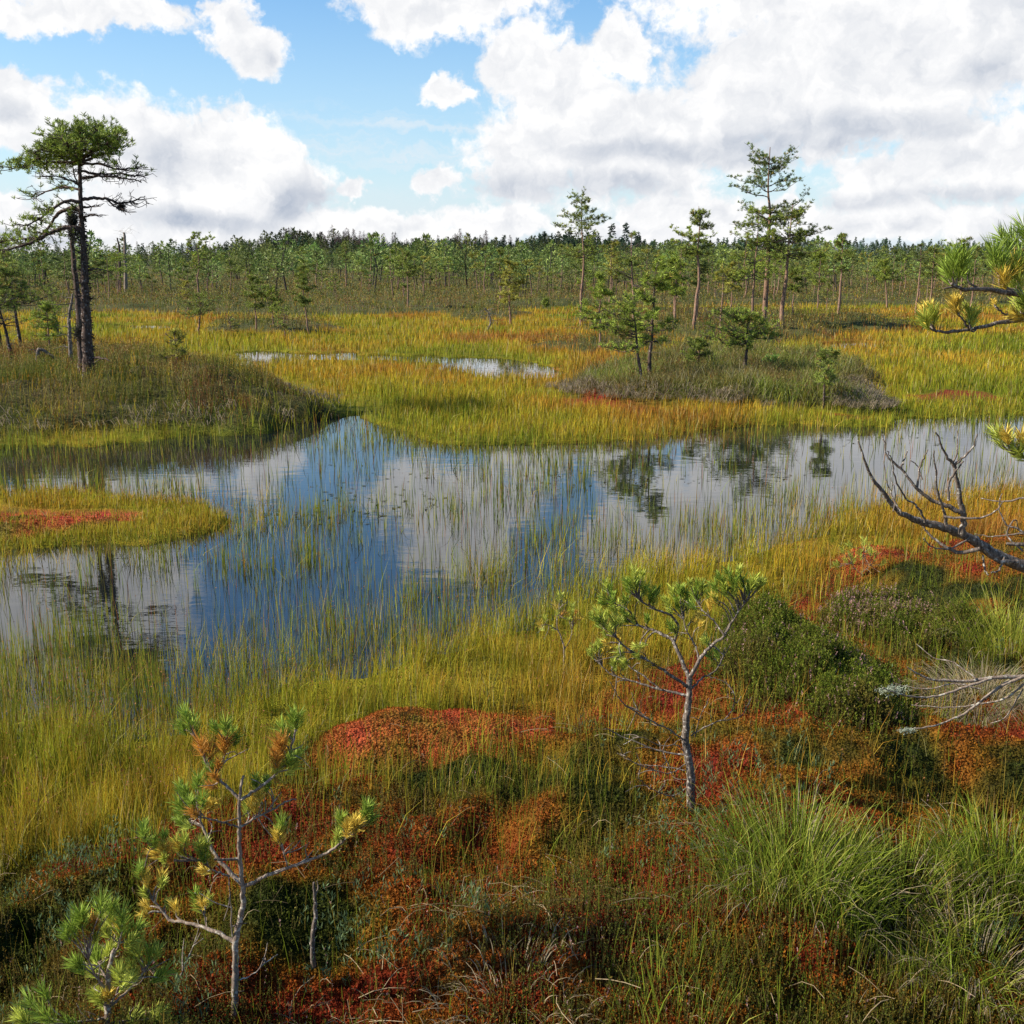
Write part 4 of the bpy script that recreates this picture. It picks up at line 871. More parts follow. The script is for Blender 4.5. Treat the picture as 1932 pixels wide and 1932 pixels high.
# ------------------------------------------------------------------ generic bog pines
def bogpine(g, Ht, crown0=.4, cw=.3, lean=0, dens=1.0, rtr=None, flat=.5, needle_px=None, detail=1, bare=0.0, dead=False, col=None, colvar=.2, onesided=0):
    """trunk and crown of a pine of height Ht, base at the origin. cw = half width of the crown / Ht"""
    rtr = rtr or .013 * Ht + .008
    nseg = 9; t = np.linspace(0, 1, nseg)
    wob = np.cumsum(g.normal(0, .007 if detail else .012, (nseg, 2)), 0) * Ht; wob[0] = 0
    tp = np.stack([wob[:, 0] + lean * Ht * t, wob[:, 1], t * Ht], -1)
    tp[0, 2] = -.08
    sp = smooth_path(tp, 4); rad = rtr * (1 - np.linspace(0, 1, len(sp)) ** 1.1 * .88)
    tr = MB(); tube(tr, sp, rad, 8 if detail else 5, (.12, .09, .07), .25, g)
    cr = MB(); bc = np.array([.085, .065, .055])
    col = np.array(col if col is not None else (.085, .13, .03))
    nb = int((42 if detail else 15) * dens)
    C, D, CC = [], [], []
    tiers = max(4, int((7 if detail else 5) * (1 - crown0) * 1.6)); toff = g.normal(0, .25, tiers)
    for i in range(nb):
        q0 = (i + g.random()) / nb; ti = min(int(q0 * tiers), tiers - 1)
        q = np.clip((ti + .5 + toff[ti] + g.normal(0, .22)) / tiers, 0, .985)
        hgt = crown0 + (1 - crown0) * q
        k = int(hgt * (len(sp) - 1)); s0 = sp[k]
        prof = math.sin(min(1, (q * .80 + .16)) * math.pi) ** .6 if flat > .6 else (1.08 - q) ** .7 * min(1, .5 + q * 2.2)
        ln = cw * Ht * prof * (.35 + .95 * g.random()) * 1.45; a = g.random() * 6.3
        if onesided: a = a if g.random() > abs(onesided) else (0 if onesided > 0 else math.pi) + g.normal(0, .6)
        up = (.05 + .50 * q + g.normal(0, .15))
        e = s0 + np.array([math.cos(a) * ln, math.sin(a) * ln, ln * up])
        mid = (s0 + e) / 2 + np.array([0, 0, -ln * .14 * g.random()]) + g.normal(0, .05 * ln, 3)
        bp = smooth_path([s0, mid, e], 4, .05 * ln, g)
        tube(cr, bp, np.linspace(rad[k] * .38 + .002, .003, len(bp)), 4 if detail else 3, bc * (.8 + .5 * g.random()), 0, g)
        isbare = g.random() < bare or dead
        nt = int((4 if detail else 4) + ln * (8 if detail else 5)); bcol = col * (1 + .5 * colvar * g.normal())
        for j in range(nt):
            tq = .38 + .62 * g.random() ** .8; b0 = bp[int(tq * (len(bp) - 1))]
            sd = g.normal(size=3); sd[2] = abs(sd[2]) * .35 + .15; sd = sd / np.linalg.norm(sd)
            e2 = b0 + sd * (.10 + .22 * g.random()) * (ln ** .6) * .75
            tube(cr, np.stack([b0, (b0 + e2) / 2 + [0, 0, .01 * ln], e2]), np.array([.0045, .0035, .0025]) * (1 if detail else 1.8), 3, bc * 1.3, 0, g)
            if not isbare:
                for _ in range(2):
                    t2 = .5 + .5 * g.random()
                    C.append(b0 * (1 - t2) + e2 * t2 + g.normal(0, .022, 3)); D.append(sd * .6 + np.array([0, 0, .6]))
                    CC.append(bcol * (1 + colvar * g.normal()) if g.random() > .06 else np.array([.34, .27, .06]))
    # dead twigs below the crown
    for i in range(int((9 if detail else 4))):
        hgt = .15 + (crown0) * g.random() * .9; k = int(min(hgt, .95) * (len(sp) - 1)); s0 = sp[k]; a = g.random() * 6.3; ln = Ht * (.04 + .10 * g.random())
        e = s0 + np.array([math.cos(a) * ln, math.sin(a) * ln, ln * g.normal(.0, .3)]); bp = smooth_path([s0, (s0 + e) / 2 + [0, 0, .05 * ln], e], 3, .05 * ln, g)
        tube(cr, bp, np.linspace(.007, .0025, len(bp)), 3, bc * 1.2, 0, g)
    if C:
        C = np.array(C); D = np.array(D); CC = np.clip(np.array(CC), .01, 1)
        if detail: needles(cr, C, D, 13, .075 if Ht > 1.6 else .05, .010 if Ht > 1.6 else .007, CC, .9, .04, g, fwd=.4)
        else: needles(cr, C, D, 8, .11, .024, CC, 1.0, .05, g, fwd=.4)
    return tr, cr
def place_pine(u, vb, vt, label, name='pine_tree', seed=1, bark=MB_RED, group=None, yoff=0, **kw):
    g = np.random.default_rng(seed); p = ground(u, vb)
    d = math.hypot(p[0], p[1]); top = atdepth(u, vt, p[1]); Ht = top[2] - p[2]
    tr, cr = bogpine(g, Ht, **kw)
    root = empty(name, p, label, 'dead pine' if kw.get('dead') else 'pine', group)
    tr.build('trunk', bark, root, smooth=True); cr.build('crown' if not kw.get('dead') else 'branches', MN, root)
    return root

# hero pine on the left hummock
ZB = lambda L_: [(a * .3427, 185.4 + b * .3427) for a, b in L_]
def bigpine():
    g = np.random.default_rng(77); p = ground(166, 712); y0 = p[1]
    root = empty('tall_pine', p, 'tall dark-trunked pine with flat windswept crown on the left hummock', 'pine')
    sc_ = .3427 / FPX * y0 * 1.02
    tpx = ZB([(488, 1540), (484, 1400), (478, 1250), (470, 1100), (466, 950), (458, 800), (452, 700), (446, 600), (440, 450), (436, 330)])
    tp = smooth_path(path_px(tpx, y0, .0), 6, .01, g); tp[0, 2] = p[2] - .1
    m = MB(); rr = np.interp(np.linspace(0, 1, len(tp)), [0, .25, .5, .75, 1], np.array([31, 25, 16, 12, 8]) * sc_)
    tube(m, tp, rr, 14, (.1, .07, .06), .22, g); m.build('trunk', MB_DARK, root, p, True)
    # shreds of bark and lichen standing off the trunk
    n = 500; k = g.integers(0, len(tp) - 14, n); a = g.random(n) * 6.3; dd = np.stack([np.cos(a), np.sin(a), np.zeros(n)], -1)
    m = MB(); tris(m, tp[k] + dd * (rr[k] * .95)[:, None] + np.stack([np.zeros(n), np.zeros(n), g.random(n) * .08], -1), .025 + .03 * g.random(n), np.array([.05, .04, .035]) * (.5 + g.random((n, 1))), g, .7, 0, dd + g.normal(0, .5, (n, 3)))
    tag(m.build('bark_flakes', MT, root, p), kind='stuff')
    BR = [([(436, 350), (380, 330), (300, 300), (210, 330), (95, 395)], .26, -.25, 1, 34), ([(436, 345), (370, 290), (320, 250), (270, 245)], .22, .3, 1, 24),
          ([(436, 335), (400, 250), (370, 200), (345, 155)], .2, .15, 1, 20), ([(438, 335), (450, 250), (440, 180), (430, 150)], .2, -.3, 1, 22), ([(438, 335), (480, 250), (520, 190), (545, 160)], .2, .1, 1, 24),
          ([(440, 345), (520, 280), (600, 240), (650, 190)], .22, -.2, 1, 28), ([(444, 350), (550, 310), (620, 285), (665, 265)], .2, .3, 1, 24), ([(436, 350), (350, 350), (240, 360), (150, 385)], .2, .45, 1, 26),
          ([(436, 340), (380, 270), (280, 270), (190, 300)], .2, -.5, 1, 26), ([(440, 340), (500, 310), (520, 230), (600, 190)], .18, .6, 1, 20), ([(438, 340), (420, 240), (470, 210), (500, 200)], .16, .7, 1, 16), ([(438, 340), (390, 300), (360, 210), (330, 220)], .16, -.7, 1, 16),
          ([(450, 365), (540, 360), (650, 390), (720, 385), (780, 378)], .2, -.2, .28, 20), ([(450, 400), (560, 420), (660, 410), (740, 430), (775, 400)], .16, .3, .05, 14), ([(452, 440), (560, 428), (680, 440), (775, 458)], .22, -.3, .0, 12),
          ([(454, 558), (520, 550), (590, 555), (650, 580), (690, 570), (740, 565), (800, 535)], .26, .2, .02, 16), ([(590, 555), (640, 600), (670, 610)], .14, .0, .0, 5), ([(456, 600), (500, 595), (530, 590)], .18, .1, 0, 3), ([(456, 655), (510, 640), (570, 645)], .14, -.1, 0, 3),
          ([(440, 505), (370, 488), (290, 500), (220, 530), (180, 560)], .18, .3, .3, 16), ([(438, 480), (360, 440), (300, 430), (250, 430)], .14, -.2, .15, 8), ([(445, 570), (380, 565), (320, 590), (260, 630), (170, 690), (60, 700)], .26, -.3, .85, 22),
          ([(445, 612), (370, 610), (300, 660), (260, 720), (200, 775), (140, 800)], .3, .2, .3, 10), ([(450, 722), (380, 712), (300, 730), (220, 770), (130, 810), (20, 840), (-80, 820)], .42, -.2, .6, 26),
          ([(220, 770), (140, 775), (60, 780), (0, 770)], .16, .3, .8, 14), ([(456, 950), (530, 940), (570, 945)], .14, .1, 0, 2), ([(470, 1100), (520, 1095)], .14, .1, 0, 2), ([(500, 1425), (560, 1430), (608, 1448)], .22, -.2, 0, 1), ([(445, 520), (410, 420), (400, 370)], .12, .3, .2, 8)]
    for pts, r0, dy, leafy, ntw in BR:
        bp = smooth_path(path_px(ZB(pts), y0, dy * 1.3), 5, .02, g)
        m = MB(); tube(m, bp, np.linspace(r0 * .105, .006, len(bp)), 6, (.1, .07, .06), .3, g); nm = MB()
        Ctr, Dr = [], []
        for j in range(int(ntw * 1.08)):
            q = .22 + .78 * g.random(); b0 = bp[int(q * (len(bp) - 1))]; sd = g.normal(size=3); sd[2] = sd[2] * .35 + (.15 if leafy > .1 else 0); sd += nrm(bp[-1] - bp[0]) * .7; sd /= np.linalg.norm(sd)
            ln = .10 + .20 * g.random(); e2 = b0 + sd * ln * np.array([1, 1, .6]); mid = (b0 + e2) / 2 + g.normal(0, .02, 3) - [0, 0, .02]
            tube(m, smooth_path([b0, mid, e2], 3), np.linspace(.006, .003, 7), 4, (.1, .07, .06), 0, g)
            for _ in range(3):
                t_ = g.random(); f0 = b0 * (1 - t_) + e2 * t_; s3 = sd + g.normal(0, .8, 3); s3 /= np.linalg.norm(s3); e3 = f0 + s3 * .09
                tube(m, np.stack([f0, (f0 + e3) / 2, e3]), np.array([.004, .003, .0025]), 3, (.1, .07, .06), 0, g)
                if g.random() < leafy: Ctr.append(e3); Dr.append(s3 * .5 + [0, 0, .7])
            if g.random() < leafy: Ctr.append(e2); Dr.append(sd * .5 + [0, 0, .7])
        o = m.build('branch', MB_DARK, root, p, True)
        if Ctr:
            Ctr = np.array(Ctr); Dr = np.array(Dr); cc = np.array([.24, .31, .05]) * (.6 + .8 * g.random((len(Ctr), 1)))
            needles(nm, Ctr, Dr, 13, .06, .0085, cc, .9, .04, g, fwd=.4); nm.build('needles', MN, o, p)
    # the clump hanging on the right limb
    c = path_px(ZB([(668, 598), (670, 600)]), y0 + .1, 0)[0]; m = MB(); n = 200
    needles(m, c + g.normal(0, .025, (n, 3)), g.normal(size=(n, 3)), 3, .04, .006, np.array([.06, .05, .04]), 1, 0, g); m.build('lichen', MT, root, p)
bigpine()
def deadstem(name, label, pts, r0, r1, dy=0, twigs=10, bark=MB_DEAD, seed=1, tl=.12, lich=None, conv=ZB, cat='dead tree', group=None):
    g = np.random.default_rng(seed); px = conv(pts); p = ground(*px[0]); root = empty(name, p, label, cat, group)
    tp = smooth_path(path_px(px, p[1], dy), 6, .012, g); tp[0, 2] = p[2] - .08
    m = MB(); rr = np.linspace(r0, r1, len(tp)); tube(m, tp, rr, 9, (.1, .08, .07), .3, g)
    for i in range(twigs):
        k = int(len(tp) * (.15 + .82 * g.random())); a = g.random() * 6.3; ln = tl * (.4 + g.random()); k = min(k, len(tp) - 1)
        e = tp[k] + np.array([math.cos(a) * ln, math.sin(a) * ln, g.normal(.15, .3) * ln]); bp = smooth_path([tp[k], (tp[k] + e) / 2 + g.normal(0, .1 * ln, 3), e], 3)
        tube(m, bp, np.linspace(.007, .003, len(bp)), 4, (.1, .08, .07), 0, g)
        for _ in range(2):
            f0 = bp[3]; e3 = f0 + g.normal(0, .4 * ln, 3); tube(m, np.stack([f0, (f0 + e3) / 2, e3]), np.array([.004, .003, .002]), 3, (.1, .08, .07), 0, g)
    m.build('trunk', bark, root, p, True)
    if lich:
        for (a, b, s) in lich:
            c = path_px(conv([(a, b), (a, b + 1)]), p[1], 0)[0]; m = MB(); n = 260
            needles(m, c + g.normal(0, s * .6, (n, 3)) * [1, 1, 1.8], g.normal(size=(n, 3)), 3, s * 1.1, .007, np.array([.06, .06, .05]), 1, 0, g); m.build('lichen', MT, root, p)
    return root
deadstem('dead_pine', 'dead grey trunk with dark lichen clumps at its broken top, left beside the tall pine', [(452, 1520), (445, 1350), (432, 1150), (418, 1000), (405, 900), (398, 760), (402, 640)],   .055, .022, .25, 16, MB_DARK, 2, tl=.2, lich=[(402, 680, .06), (400, 740, .05), (440, 1290, .06), (398, 650, .05)])
deadstem('dead_pine', 'leaning dark snag with one bent top, left of the pale twin snag', [(660, 1065), (659, 950), (657, 830), (645, 770)], .10, .04, 0, 14, MB_DARK, 3, .35, group=None)
deadstem('dead_pine', 'pale splintered snag with hooked twigs, right of the dark leaning snag', [(694, 1065), (690, 900), (686, 760), (680, 740)], .12, .045, 0, 30, MB_GREY, 4, .5)
deadstem('dead_pine', 'crooked thin dead trunk with side twigs left of the tall pine', [(390, 1465), (384, 1330), (380, 1200), (395, 1120), (400, 1080)], .035, .014, .1, 16, MB_DEAD, 5, .3)
deadstem('dead_pine', 'bent dead stem hooked over like an elbow on the left hummock', [(206, 1470), (207, 1420), (212, 1385), (240, 1388), (270, 1410), (330, 1460)], .035, .018, .1, 5, MB_DEAD, 6, .12)
deadstem('dead_pine', 'crooked little snag with bare twigs on the golden sedge at mid distance', [(845, 595), (848, 580), (838, 566)], .035, .02, 0, 14, MB_DEAD, 7, .4, conv=lambda L_: [(1200 * .5296 + (a - 635.5) * 0 + (a), b) for a, b in []] or [(921, 621), (926, 608), (922, 592), (915, 582)])
c2 = lambda a, b: (635.5 + a * .3427, 317.8 + b * .3427)
c3 = lambda a, b: (1218 + a * .3695, 238.3 + b * .3695)
cB = lambda a, b: (a * .3427, 185.4 + b * .3427)
LG, MGc, DG, YG = (.27, .34, .05), (.22, .27, .05), (.15, .19, .045), (.36, .35, .06)
S = 100
def pp(c, a, b, t, label, **kw):
    global S
    S += 1; u, v = c(a, b); _, vt = c(a, t); kw.setdefault('seed', S)
    return place_pine(u, v, vt, label, **kw)
pp(c2, 1345, 865, 150, 'tall open pine with broken layered crown, left of the middle group', crown0=.52, cw=.21, dens=1.25, col=MGc, bark=MB_RED, rtr=.055, flat=.5)
pp(c2, 1445, 985, 590, 'bushy light green young pine standing before the tall open pine', crown0=.25, cw=.26, col=LG, rtr=.03)
pp(c2, 1620, 930, 350, 'pine with a bare grey twiggy top above its green middle', crown0=.35, cw=.16, bare=.55, col=MGc, rtr=.045)
pp(c2, 1720, 1175, 520, 'crooked pine with twisted limbs on the middle hummock, right of its forked neighbour', crown0=.36, cw=.24, dens=.8, col=LG, rtr=.035, bark=MB_DARK)
pp(c2, 1678, 1195, 720, 'slanting dark-stemmed pine on the middle hummock with its crown leaning left', crown0=.4, cw=.42, lean=-.18, dens=.9, col=LG, rtr=.03, bark=MB_DARK, onesided=-.6)
pp(c2, 1500, 740, 400, 'slim pine with a yellowish rounded top between the tall open pine and the bare-topped one', crown0=.4, cw=.2, col=YG, rtr=.05)
pp(c2, 955, 865, 505, 'small yellow-green pine standing alone on golden sedge at mid distance', crown0=.35, cw=.2, col=YG, rtr=.04)
pp(c2, 890, 750, 430, 'upright thin pine behind the lone yellow-green one', crown0=.45, cw=.14, col=MGc)
pp(c2, 390, 762, 450, 'pine with paired dark stems at the edge of the golden plain', crown0=.5, cw=.2, col=MGc)
pp(c2, 50, 655, 400, 'taller bare-stemmed pine above the far heath left of centre', crown0=.55, cw=.17, col=MGc)
pp(c2, 1860, 860, 500, 'green bushy pine with dark stem behind the middle hummock', crown0=.45, cw=.2, col=LG)
pp(c2, 1150, 775, 720, 'tiny pine seedling on the golden plain before the heath', crown0=.2, cw=.3, col=MGc, detail=0)
pp(c3, 243, 1035, 408, 'tall red-stemmed pine with narrow airy crown, left of the tallest one', crown0=.6, cw=.13, dens=1.1, col=MGc, rtr=.055)
pp(c3, 265, 990, 640, 'thin stem pine close behind the tall red-stemmed one', crown0=.5, cw=.12, col=DG)
pp(c3, 604, 995, 110, 'tallest pine of all with ragged tiers against the cloud, right of centre', crown0=.42, cw=.15, dens=1.7, col=(.15, .21, .05), rtr=.09, bark=MB_RED, flat=.7)
pp(c3, 540, 1010, 430, 'broad bushy pine crown just left of the tallest pine', crown0=.35, cw=.24, dens=1.3, col=LG, rtr=.045)
pp(c3, 696, 1010, 400, 'red-barked pine with crown swept to the right beside the tallest one', crown0=.55, cw=.27, dens=1.3, col=MGc, rtr=.075, lean=.07, onesided=.35)
pp(c3, 985, 968, 545, 'slender pine with a small tufted top and rusty stem, third right of the tallest', crown0=.55, cw=.13, dens=.9, col=MGc, rtr=.055)
pp(c3, 385, 1060, 700, 'thin dead-twigged pine between the red-stemmed and the tallest pine', crown0=.55, cw=.14, dens=.7, bare=.5, col=YG, rtr=.03)
pp(c3, 430, 980, 690, 'yellowish leaning thin pine right of the dead-twigged one', crown0=.5, cw=.17, dens=.9, col=YG, rtr=.03, lean=.04)
pp(c3, 503, 1275, 975, 'dense little umbrella pine on a short black stem behind the middle hummock', crown0=.5, cw=.45, dens=1.4, col=LG, rtr=.035, flat=.9, bark=MB_DARK)
pp(c3, 912, 1445, 1150, 'delicate young pine with drooping right branch at the front of the middle hummock', crown0=.45, cw=.36, dens=.6, col=MGc, rtr=.018, bark=MB_DARK)
pp(c3, 270, 1225, 1090, 'bent scrubby pine low on the left part of the middle hummock', crown0=.35, cw=.6, dens=.7, col=MGc, rtr=.025, onesided=-.5)
pp(c3, 640, 1250, 1180, 'low spreading pine shrub half hidden in grass on the middle hummock', crown0=.1, cw=.7, dens=.7, col=(.14, .26, .05), rtr=.015)
pp(c3, 150, 1000, 685, 'dense pine with a dark stem at the left of the red-stemmed pines', crown0=.45, cw=.2, dens=1.2, col=LG, rtr=.035)
pp(c3, 875, 935, 625, 'broad pine left behind the slender tufted one', crown0=.45, cw=.24, dens=1.1, col=LG, rtr=.04)
pp(c3, 752, 975, 720, 'short dark pine between the swept pine and the slender one', crown0=.5, cw=.16, col=MGc)
pp(c3, 1378, 960, 600, 'straight tall pine with fine bare twigs standing right of the slender tufted one', crown0=.6, cw=.15, dens=.8, bare=.4, col=DG)
pp(c3, 1450, 930, 605, 'rounded pine rising over the far trees at the right', crown0=.5, cw=.2, col=MGc)
pp(c3, 1235, 925, 690, 'pine with leaning dark trunk on the right heath', crown0=.55, cw=.26, lean=-.12, dens=1.1, col=LG, rtr=.05)
pp(c3, 1660, 955, 620, 'bare-stemmed pine behind the overhanging green tufts', crown0=.6, cw=.15, dens=.8, col=DG)
pp(c3, 1880, 930, 600, 'dark thin pine at the right edge behind the overhanging tufts', crown0=.55, cw=.15, dens=.8, col=DG)
pp(c3, 925, 950, 780, 'small twiggy pine before the broad one', crown0=.45, cw=.2, dens=.7, bare=.4, col=MGc)
pp(cB, 975, 1465, 1280, 'tiny twiggy pine on the back of the left hummock', crown0=.2, cw=.42, dens=.8, bare=.3, col=YG, rtr=.02)
pp(cB, 1092, 1305, 1090, 'crook-stemmed pine with spreading flat crown left of the three thin pines', crown0=.5, cw=.45, dens=.9, col=MGc, rtr=.035, lean=.1, flat=.8)
pp(cB, 1410, 1290, 975, 'spindly pine with a reddish top twig, left one on the small sedge island', crown0=.45, cw=.22, dens=.8, col=MGc, rtr=.03)
pp(cB, 1508, 1272, 1040, 'green tufted thin pine on the small sedge island, second from left', crown0=.45, cw=.22, dens=.9, col=LG, rtr=.02)
pp(cB, 1576, 1335, 1150, 'scrawny nearly bare pine on the small sedge island', crown0=.35, cw=.4, dens=.6, bare=.6, col=MGc, rtr=.025)
pp(cB, 1702, 1300, 920, 'tall bending pine at the right end of the small sedge island', crown0=.45, cw=.16, dens=.9, lean=-.08, col=MGc, rtr=.03)
pp(cB, 1040, 1190, 1005, 'thin light pine behind the crook-stemmed one', crown0=.5, cw=.25, dens=.8, col=YG, rtr=.025)
pp(cB, 1272, 1310, 1200, 'little dead twiggy pine left of the sedge island', crown0=.3, cw=.4, dens=.6, bare=.9, col=MGc, rtr=.02)
pp(cB, 122, 1395, 960, 'dark-stemmed crooked pine at the left edge with flat crown', crown0=.55, cw=.42, dens=1.1, lean=-.05, col=MGc, rtr=.04, bark=MB_DARK)
pp(cB, 68, 1440, 1060, 'leaning thin pine nearest the left edge', crown0=.5, cw=.35, dens=.8, bare=.5, lean=-.1, col=MGc, rtr=.035, bark=MB_DARK)
pp(cB, 277, 1398, 1120, 'little bright green pine between the left edge and the tall pine', crown0=.3, cw=.36, dens=.9, col=LG, rtr=.02)
pp(cB, 20, 1400, 900, 'sparse crooked pine cut by the left edge, rising above its neighbours', crown0=.5, cw=.35, dens=.8, bare=.4, col=MGc, rtr=.035, bark=MB_DARK)
pp(cB, 330, 1330, 1010, 'thin half-dead pine just left of the tall dark-trunked pine', crown0=.5, cw=.3, dens=.7, bare=.6, lean=-.06, col=MGc, rtr=.03, bark=MB_DARK)
pp(cB, 545, 1080, 880, 'middling dark pine right behind the tall pine trunk', crown0=.45, cw=.25, dens=.9, col=DG)
pp(cB, 225, 1050, 840, 'bushy dark pine behind the left edge trees', crown0=.4, cw=.3, dens=1.1, col=DG)

# ------------------------------------------------------------------ the many bog pines on the heath: copies of ten
protos = []
gp = np.random.default_rng(99)
for i in range(12):
    c = [LG, MGc, DG, YG, MGc, LG][i % 6]
    tr, cr = bogpine(np.random.default_rng(300 + i), 3.0, crown0=[.35, .5, .42, .55, .3, .45][i % 6], cw=[.24, .2, .28, .17, .25, .32][i % 6], dens=1.2, col=c, detail=0, flat=[.5, .8][i % 2], bare=[0, .1, .0, .3, 0, .05][i % 6], rtr=.045)
    protos.append((tr, cr))
first = [None] * 12
def spot(vmin, vmax):
    u = gp.random() * 2150 - 110; v = vmin + (vmax - vmin) * gp.random() ** .8
    return u, v
cnt = 0; used = []; crowd = []
tries = 0
FARLAB = 'small bog pine, one of the scattered crowd on the heath before the dark forest'
while cnt < 225 and tries < 6000:
    tries += 1
    u, v = spot(525, 575)
    q = onplane(u, v); 
    f = fields(np.array([q[0]]), np.array([q[1]]))
    if f['hummock'][0] < .5: continue
    if any((q[0] - a) ** 2 + (q[1] - b) ** 2 < (1.3) ** 2 for a, b in used): continue
    used.append((q[0], q[1])); k = cnt % 12; z = float(f['z'][0])
    H_ = (1.2 + 1.5 * gp.random() + (.5 + .9 * gp.random() if gp.random() < .22 else 0)) * (1.0 if v > 540 else 1.0)
    if first[k] is None:
        r = empty('bog_pine', (q[0], q[1], z)); t_ = protos[k][0].build('trunk', MB_RED, r, smooth=True); c_ = protos[k][1].build('crown', MN, r); first[k] = (r, t_, c_)
    else:
        r0, t0, c0 = first[k]; r = r0.copy(); COL.objects.link(r); t_ = t0.copy(); c_ = c0.copy()
        for o in (t_, c_): COL.objects.link(o); o.parent = r
    r.location = (q[0], q[1], z); r.rotation_euler = (0, 0, gp.random() * 6.3); s = H_ / 3.0; r.scale = (s * (.9 + .3 * gp.random()), s * (.9 + .3 * gp.random()), s)
    crowd.append((r, u, v, H_, k)); cnt += 1
SECT = [(120, 'left of the tall dark-trunked pine'), (222, 'left of the pale snag'), (480, 'right of the pale snag'), (760, 'right of the sedge island'),
        (960, 'left of the lone yellow-green pine'), (1095, 'left of tall open pine'), (1300, 'left of the red-stemmed pine'), (1430, 'left of the tallest pine'), (1585, 'right of the tallest pine'), (1760, 'left of the overhanging tufts'), (9999, 'behind the overhanging tufts')]
ORD = ['first', 'second', 'third', 'fourth', 'fifth', 'sixth', 'seventh', 'eighth', 'ninth', 'tenth', 'eleventh', 'twelfth', 'thirteenth', 'fourteenth', 'fifteenth', 'sixteenth', 'seventeenth', 'eighteenth', 'nineteenth', 'twentieth']
bins = {}
for q in crowd:
    si = next(i for i, s_ in enumerate(SECT) if q[1] < s_[0]); row = 0 if q[2] > 556 else 1 if q[2] > 540 else 2
    bins.setdefault((si, row), []).append(q)
for (si, row), lst in bins.items():
    lst.sort(key=lambda q: q[1])
    for i, q in enumerate(lst):
        tag(q[0], '%s bog pine, %s from left in %s row, %s' % ('tall' if q[3] > 2.5 else 'small' if q[3] < 1.9 else 'middling', ORD[min(i, 19)], ('front', 'middle', 'back')[row], SECT[si][1]), 'pine', 'bog pines scattered over the heath')
print('pines', cnt)

# ------------------------------------------------------------------ far wood: one mass
def copy_into(dst, src, loc, rot, s, tint=1.0):
    c_, s_2 = math.cos(rot), math.sin(rot)
    for v_, cc in ((np.concatenate(src.v), np.concatenate(src.c)),):
        q = v_ * s; q = np.stack([q[:, 0] * c_ - q[:, 1] * s_2, q[:, 0] * s_2 + q[:, 1] * c_, q[:, 2]], -1) + np.asarray(loc)
        base = dst.n; dst.v.append(q); dst.c.append(cc * tint); dst.n += len(q)
        for f_ in src.f: dst.f.append(f_ + base)
def simplepine(g, Ht, kind):
    m = MB(); tube(m, np.array([[0, 0, -.2], [.1, 0, Ht * .5], [0, 0, Ht * .92]]), np.array([.016, .012, .004]) * Ht, 4, (.06, .045, .04), 0, g)
    n = {'pine': 260, 'spruce': 300, 'larch': 330, 'bush': 220}[kind]
    t = g.random(n); a = g.random(n) * 6.3
    if kind == 'spruce': r = (1.02 - t) * .22 * Ht * (.4 + .8 * g.random(n)); z = (.08 + .92 * t) * Ht; col = np.array([.04, .075, .04]); sz = .075 * Ht
    elif kind == 'larch': r = (1.05 - t) ** .7 * .19 * Ht * g.random(n); z = (.18 + .82 * t) * Ht; col = np.array([.085, .062, .062]); sz = .055 * Ht
    elif kind == 'bush': r = .3 * Ht * np.sqrt(g.random(n)); z = (.05 + .9 * t) * Ht; col = np.array([.14, .15, .05]); sz = .07 * Ht
    else: r = np.sin(np.clip(t * 1.0 + .05, 0, 1) * 3.14) ** .6 * .24 * Ht * np.sqrt(g.random(n)); z = (.34 + .66 * t) * Ht; col = np.array([.17, .23, .055]); sz = .065 * Ht
    lump = .7 + .6 * g.random(8); r = r * lump[(a / 6.3 * 8).astype(int) % 8]
    c = np.stack([np.cos(a) * r, np.sin(a) * r, z], -1); D_ = c.copy(); D_[:, 2] = np.abs(g.normal(0, .6 * Ht * .2, n)) if kind != 'spruce' else -r * .3
    D_ += g.normal(0, .05 * Ht, (n, 3))
    tris(m, c, sz * (.6 + .8 * g.random(n)), col * (.6 + .8 * g.random((n, 1))), g, .42 if kind != 'larch' else .12, 0, D_)
    return m
gp = np.random.default_rng(123)
lib = {k: [simplepine(np.random.default_rng(500 + i), 1.0 * 1, k) for i in range(6)] for k in ('pine', 'spruce', 'larch', 'bush')}
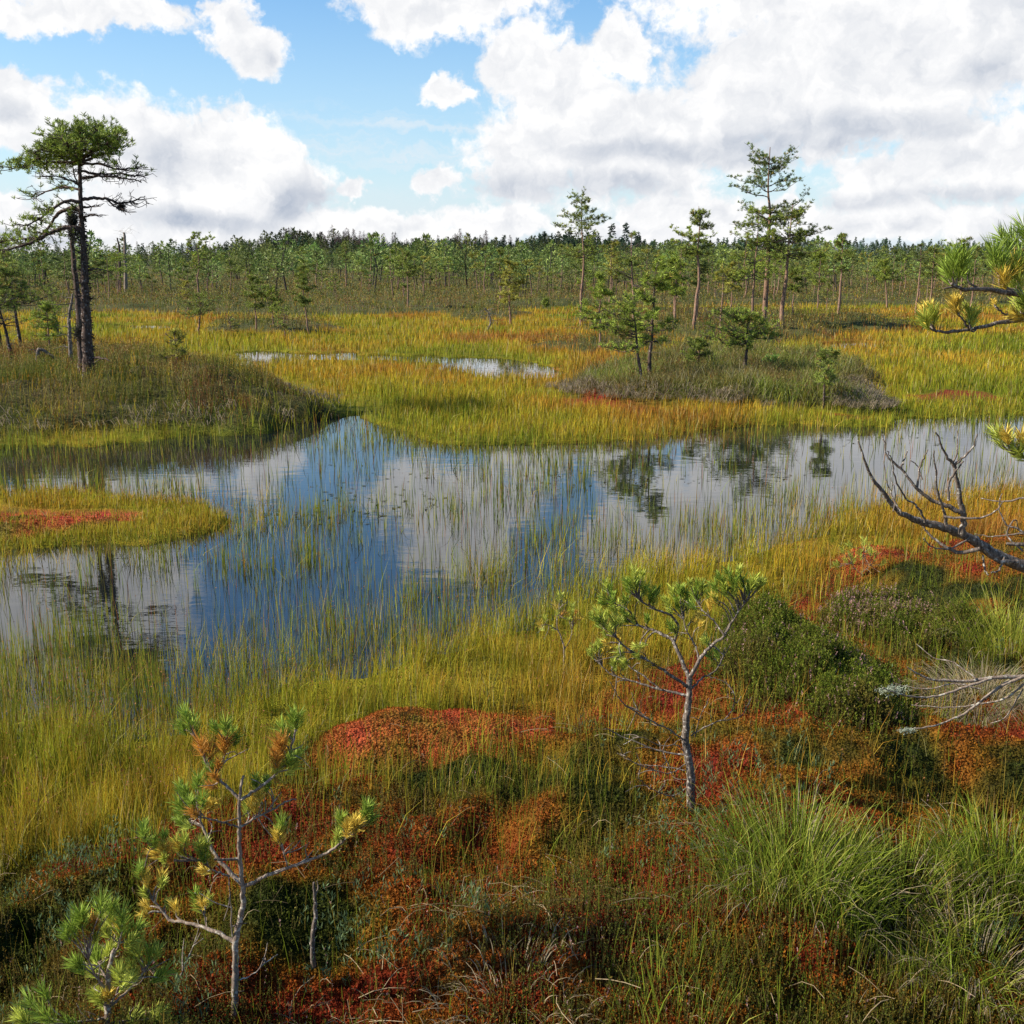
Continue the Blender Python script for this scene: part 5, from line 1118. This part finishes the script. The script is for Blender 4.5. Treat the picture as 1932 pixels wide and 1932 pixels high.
def wood(name, rows):
    m = MB()
    for (kind, n, y0, y1, h0, h1, a0, a1, tint) in rows:
        for i in range(n):
            y = y0 + (y1 - y0) * gp.random(); x = y * (a0 + (a1 - a0) * gp.random()); h = (h0 + (h1 - h0) * gp.random())
            z = float(H(x, y)[0]) if False else 0.0
            hf = .45 + 1.1 * float(fbm(x, y * .3, 14 if y < 240 else 30, 3, 91)); h *= hf
            if kind in ('pine', 'bush') and y < 230 and fbm(x, y, 8, 2, 92) < .42: continue
            loc = (x, y, 0.0); pend.append((m, kind, loc, h, tint))
    return m
pend = []
W1 = wood('a', [('pine', 560, 66, 125, 1.2, 3.2, -.66, .66, 1.0), ('bush', 1300, 60, 150, .3, .9, -.66, .66, 1.0), ('pine', 1100, 120, 230, 1.8, 3.9, -.66, .66, .8)])
W2 = wood('b', [('spruce', 500, 240, 330, 2.6, 5.2, -.66, .66, .8), ('pine', 600, 230, 330, 2.8, 5.4, -.66, .66, .42),
                ('larch', 200, 330, 420, 5.0, 7.8, -.30, .06, .8), ('larch', 170, 330, 420, 6.0, 9.2, -.20, .0, .8), ('larch', 110, 330, 420, 7.0, 10.5, -.16, -.02, .8), ('pine', 220, 320, 400, 4.5, 8.8, -.26, .08, .35), ('spruce', 320, 300, 420, 4.5, 8.0, -.30, .12, .8), ('spruce', 600, 420, 620, 4.5, 8.0, .02, .70, 1.3), ('pine', 240, 420, 560, 4, 6.5, -.66, .66, .7), ('larch', 200, 300, 380, 4.2, 6.6, -.66, -.22, 1.0)])
xy = np.array([q[2][:2] for q in pend]); zz = H(xy[:, 0], xy[:, 1])
for (m, kind, loc, h, tint), z in zip(pend, zz):
    copy_into(m, lib[kind][gp.integers(0, 6)], (loc[0], loc[1], z - .05), gp.random() * 6.3, np.array([h * (1.0 if kind != 'pine' else 1.15), h, h]), np.array([tint, tint, tint]) * (.55 + .8 * gp.random()) * np.array([.85 + .4 * gp.random(), 1, 1]))
tag(W1.build('pine_wood', MN), kind='stuff'); tag(W2.build('far_forest', MN), kind='stuff')
print('tris', sum(len(o.data.polygons) for o in bpy.data.objects if o.type == 'MESH'), 'objects', len(bpy.data.objects))
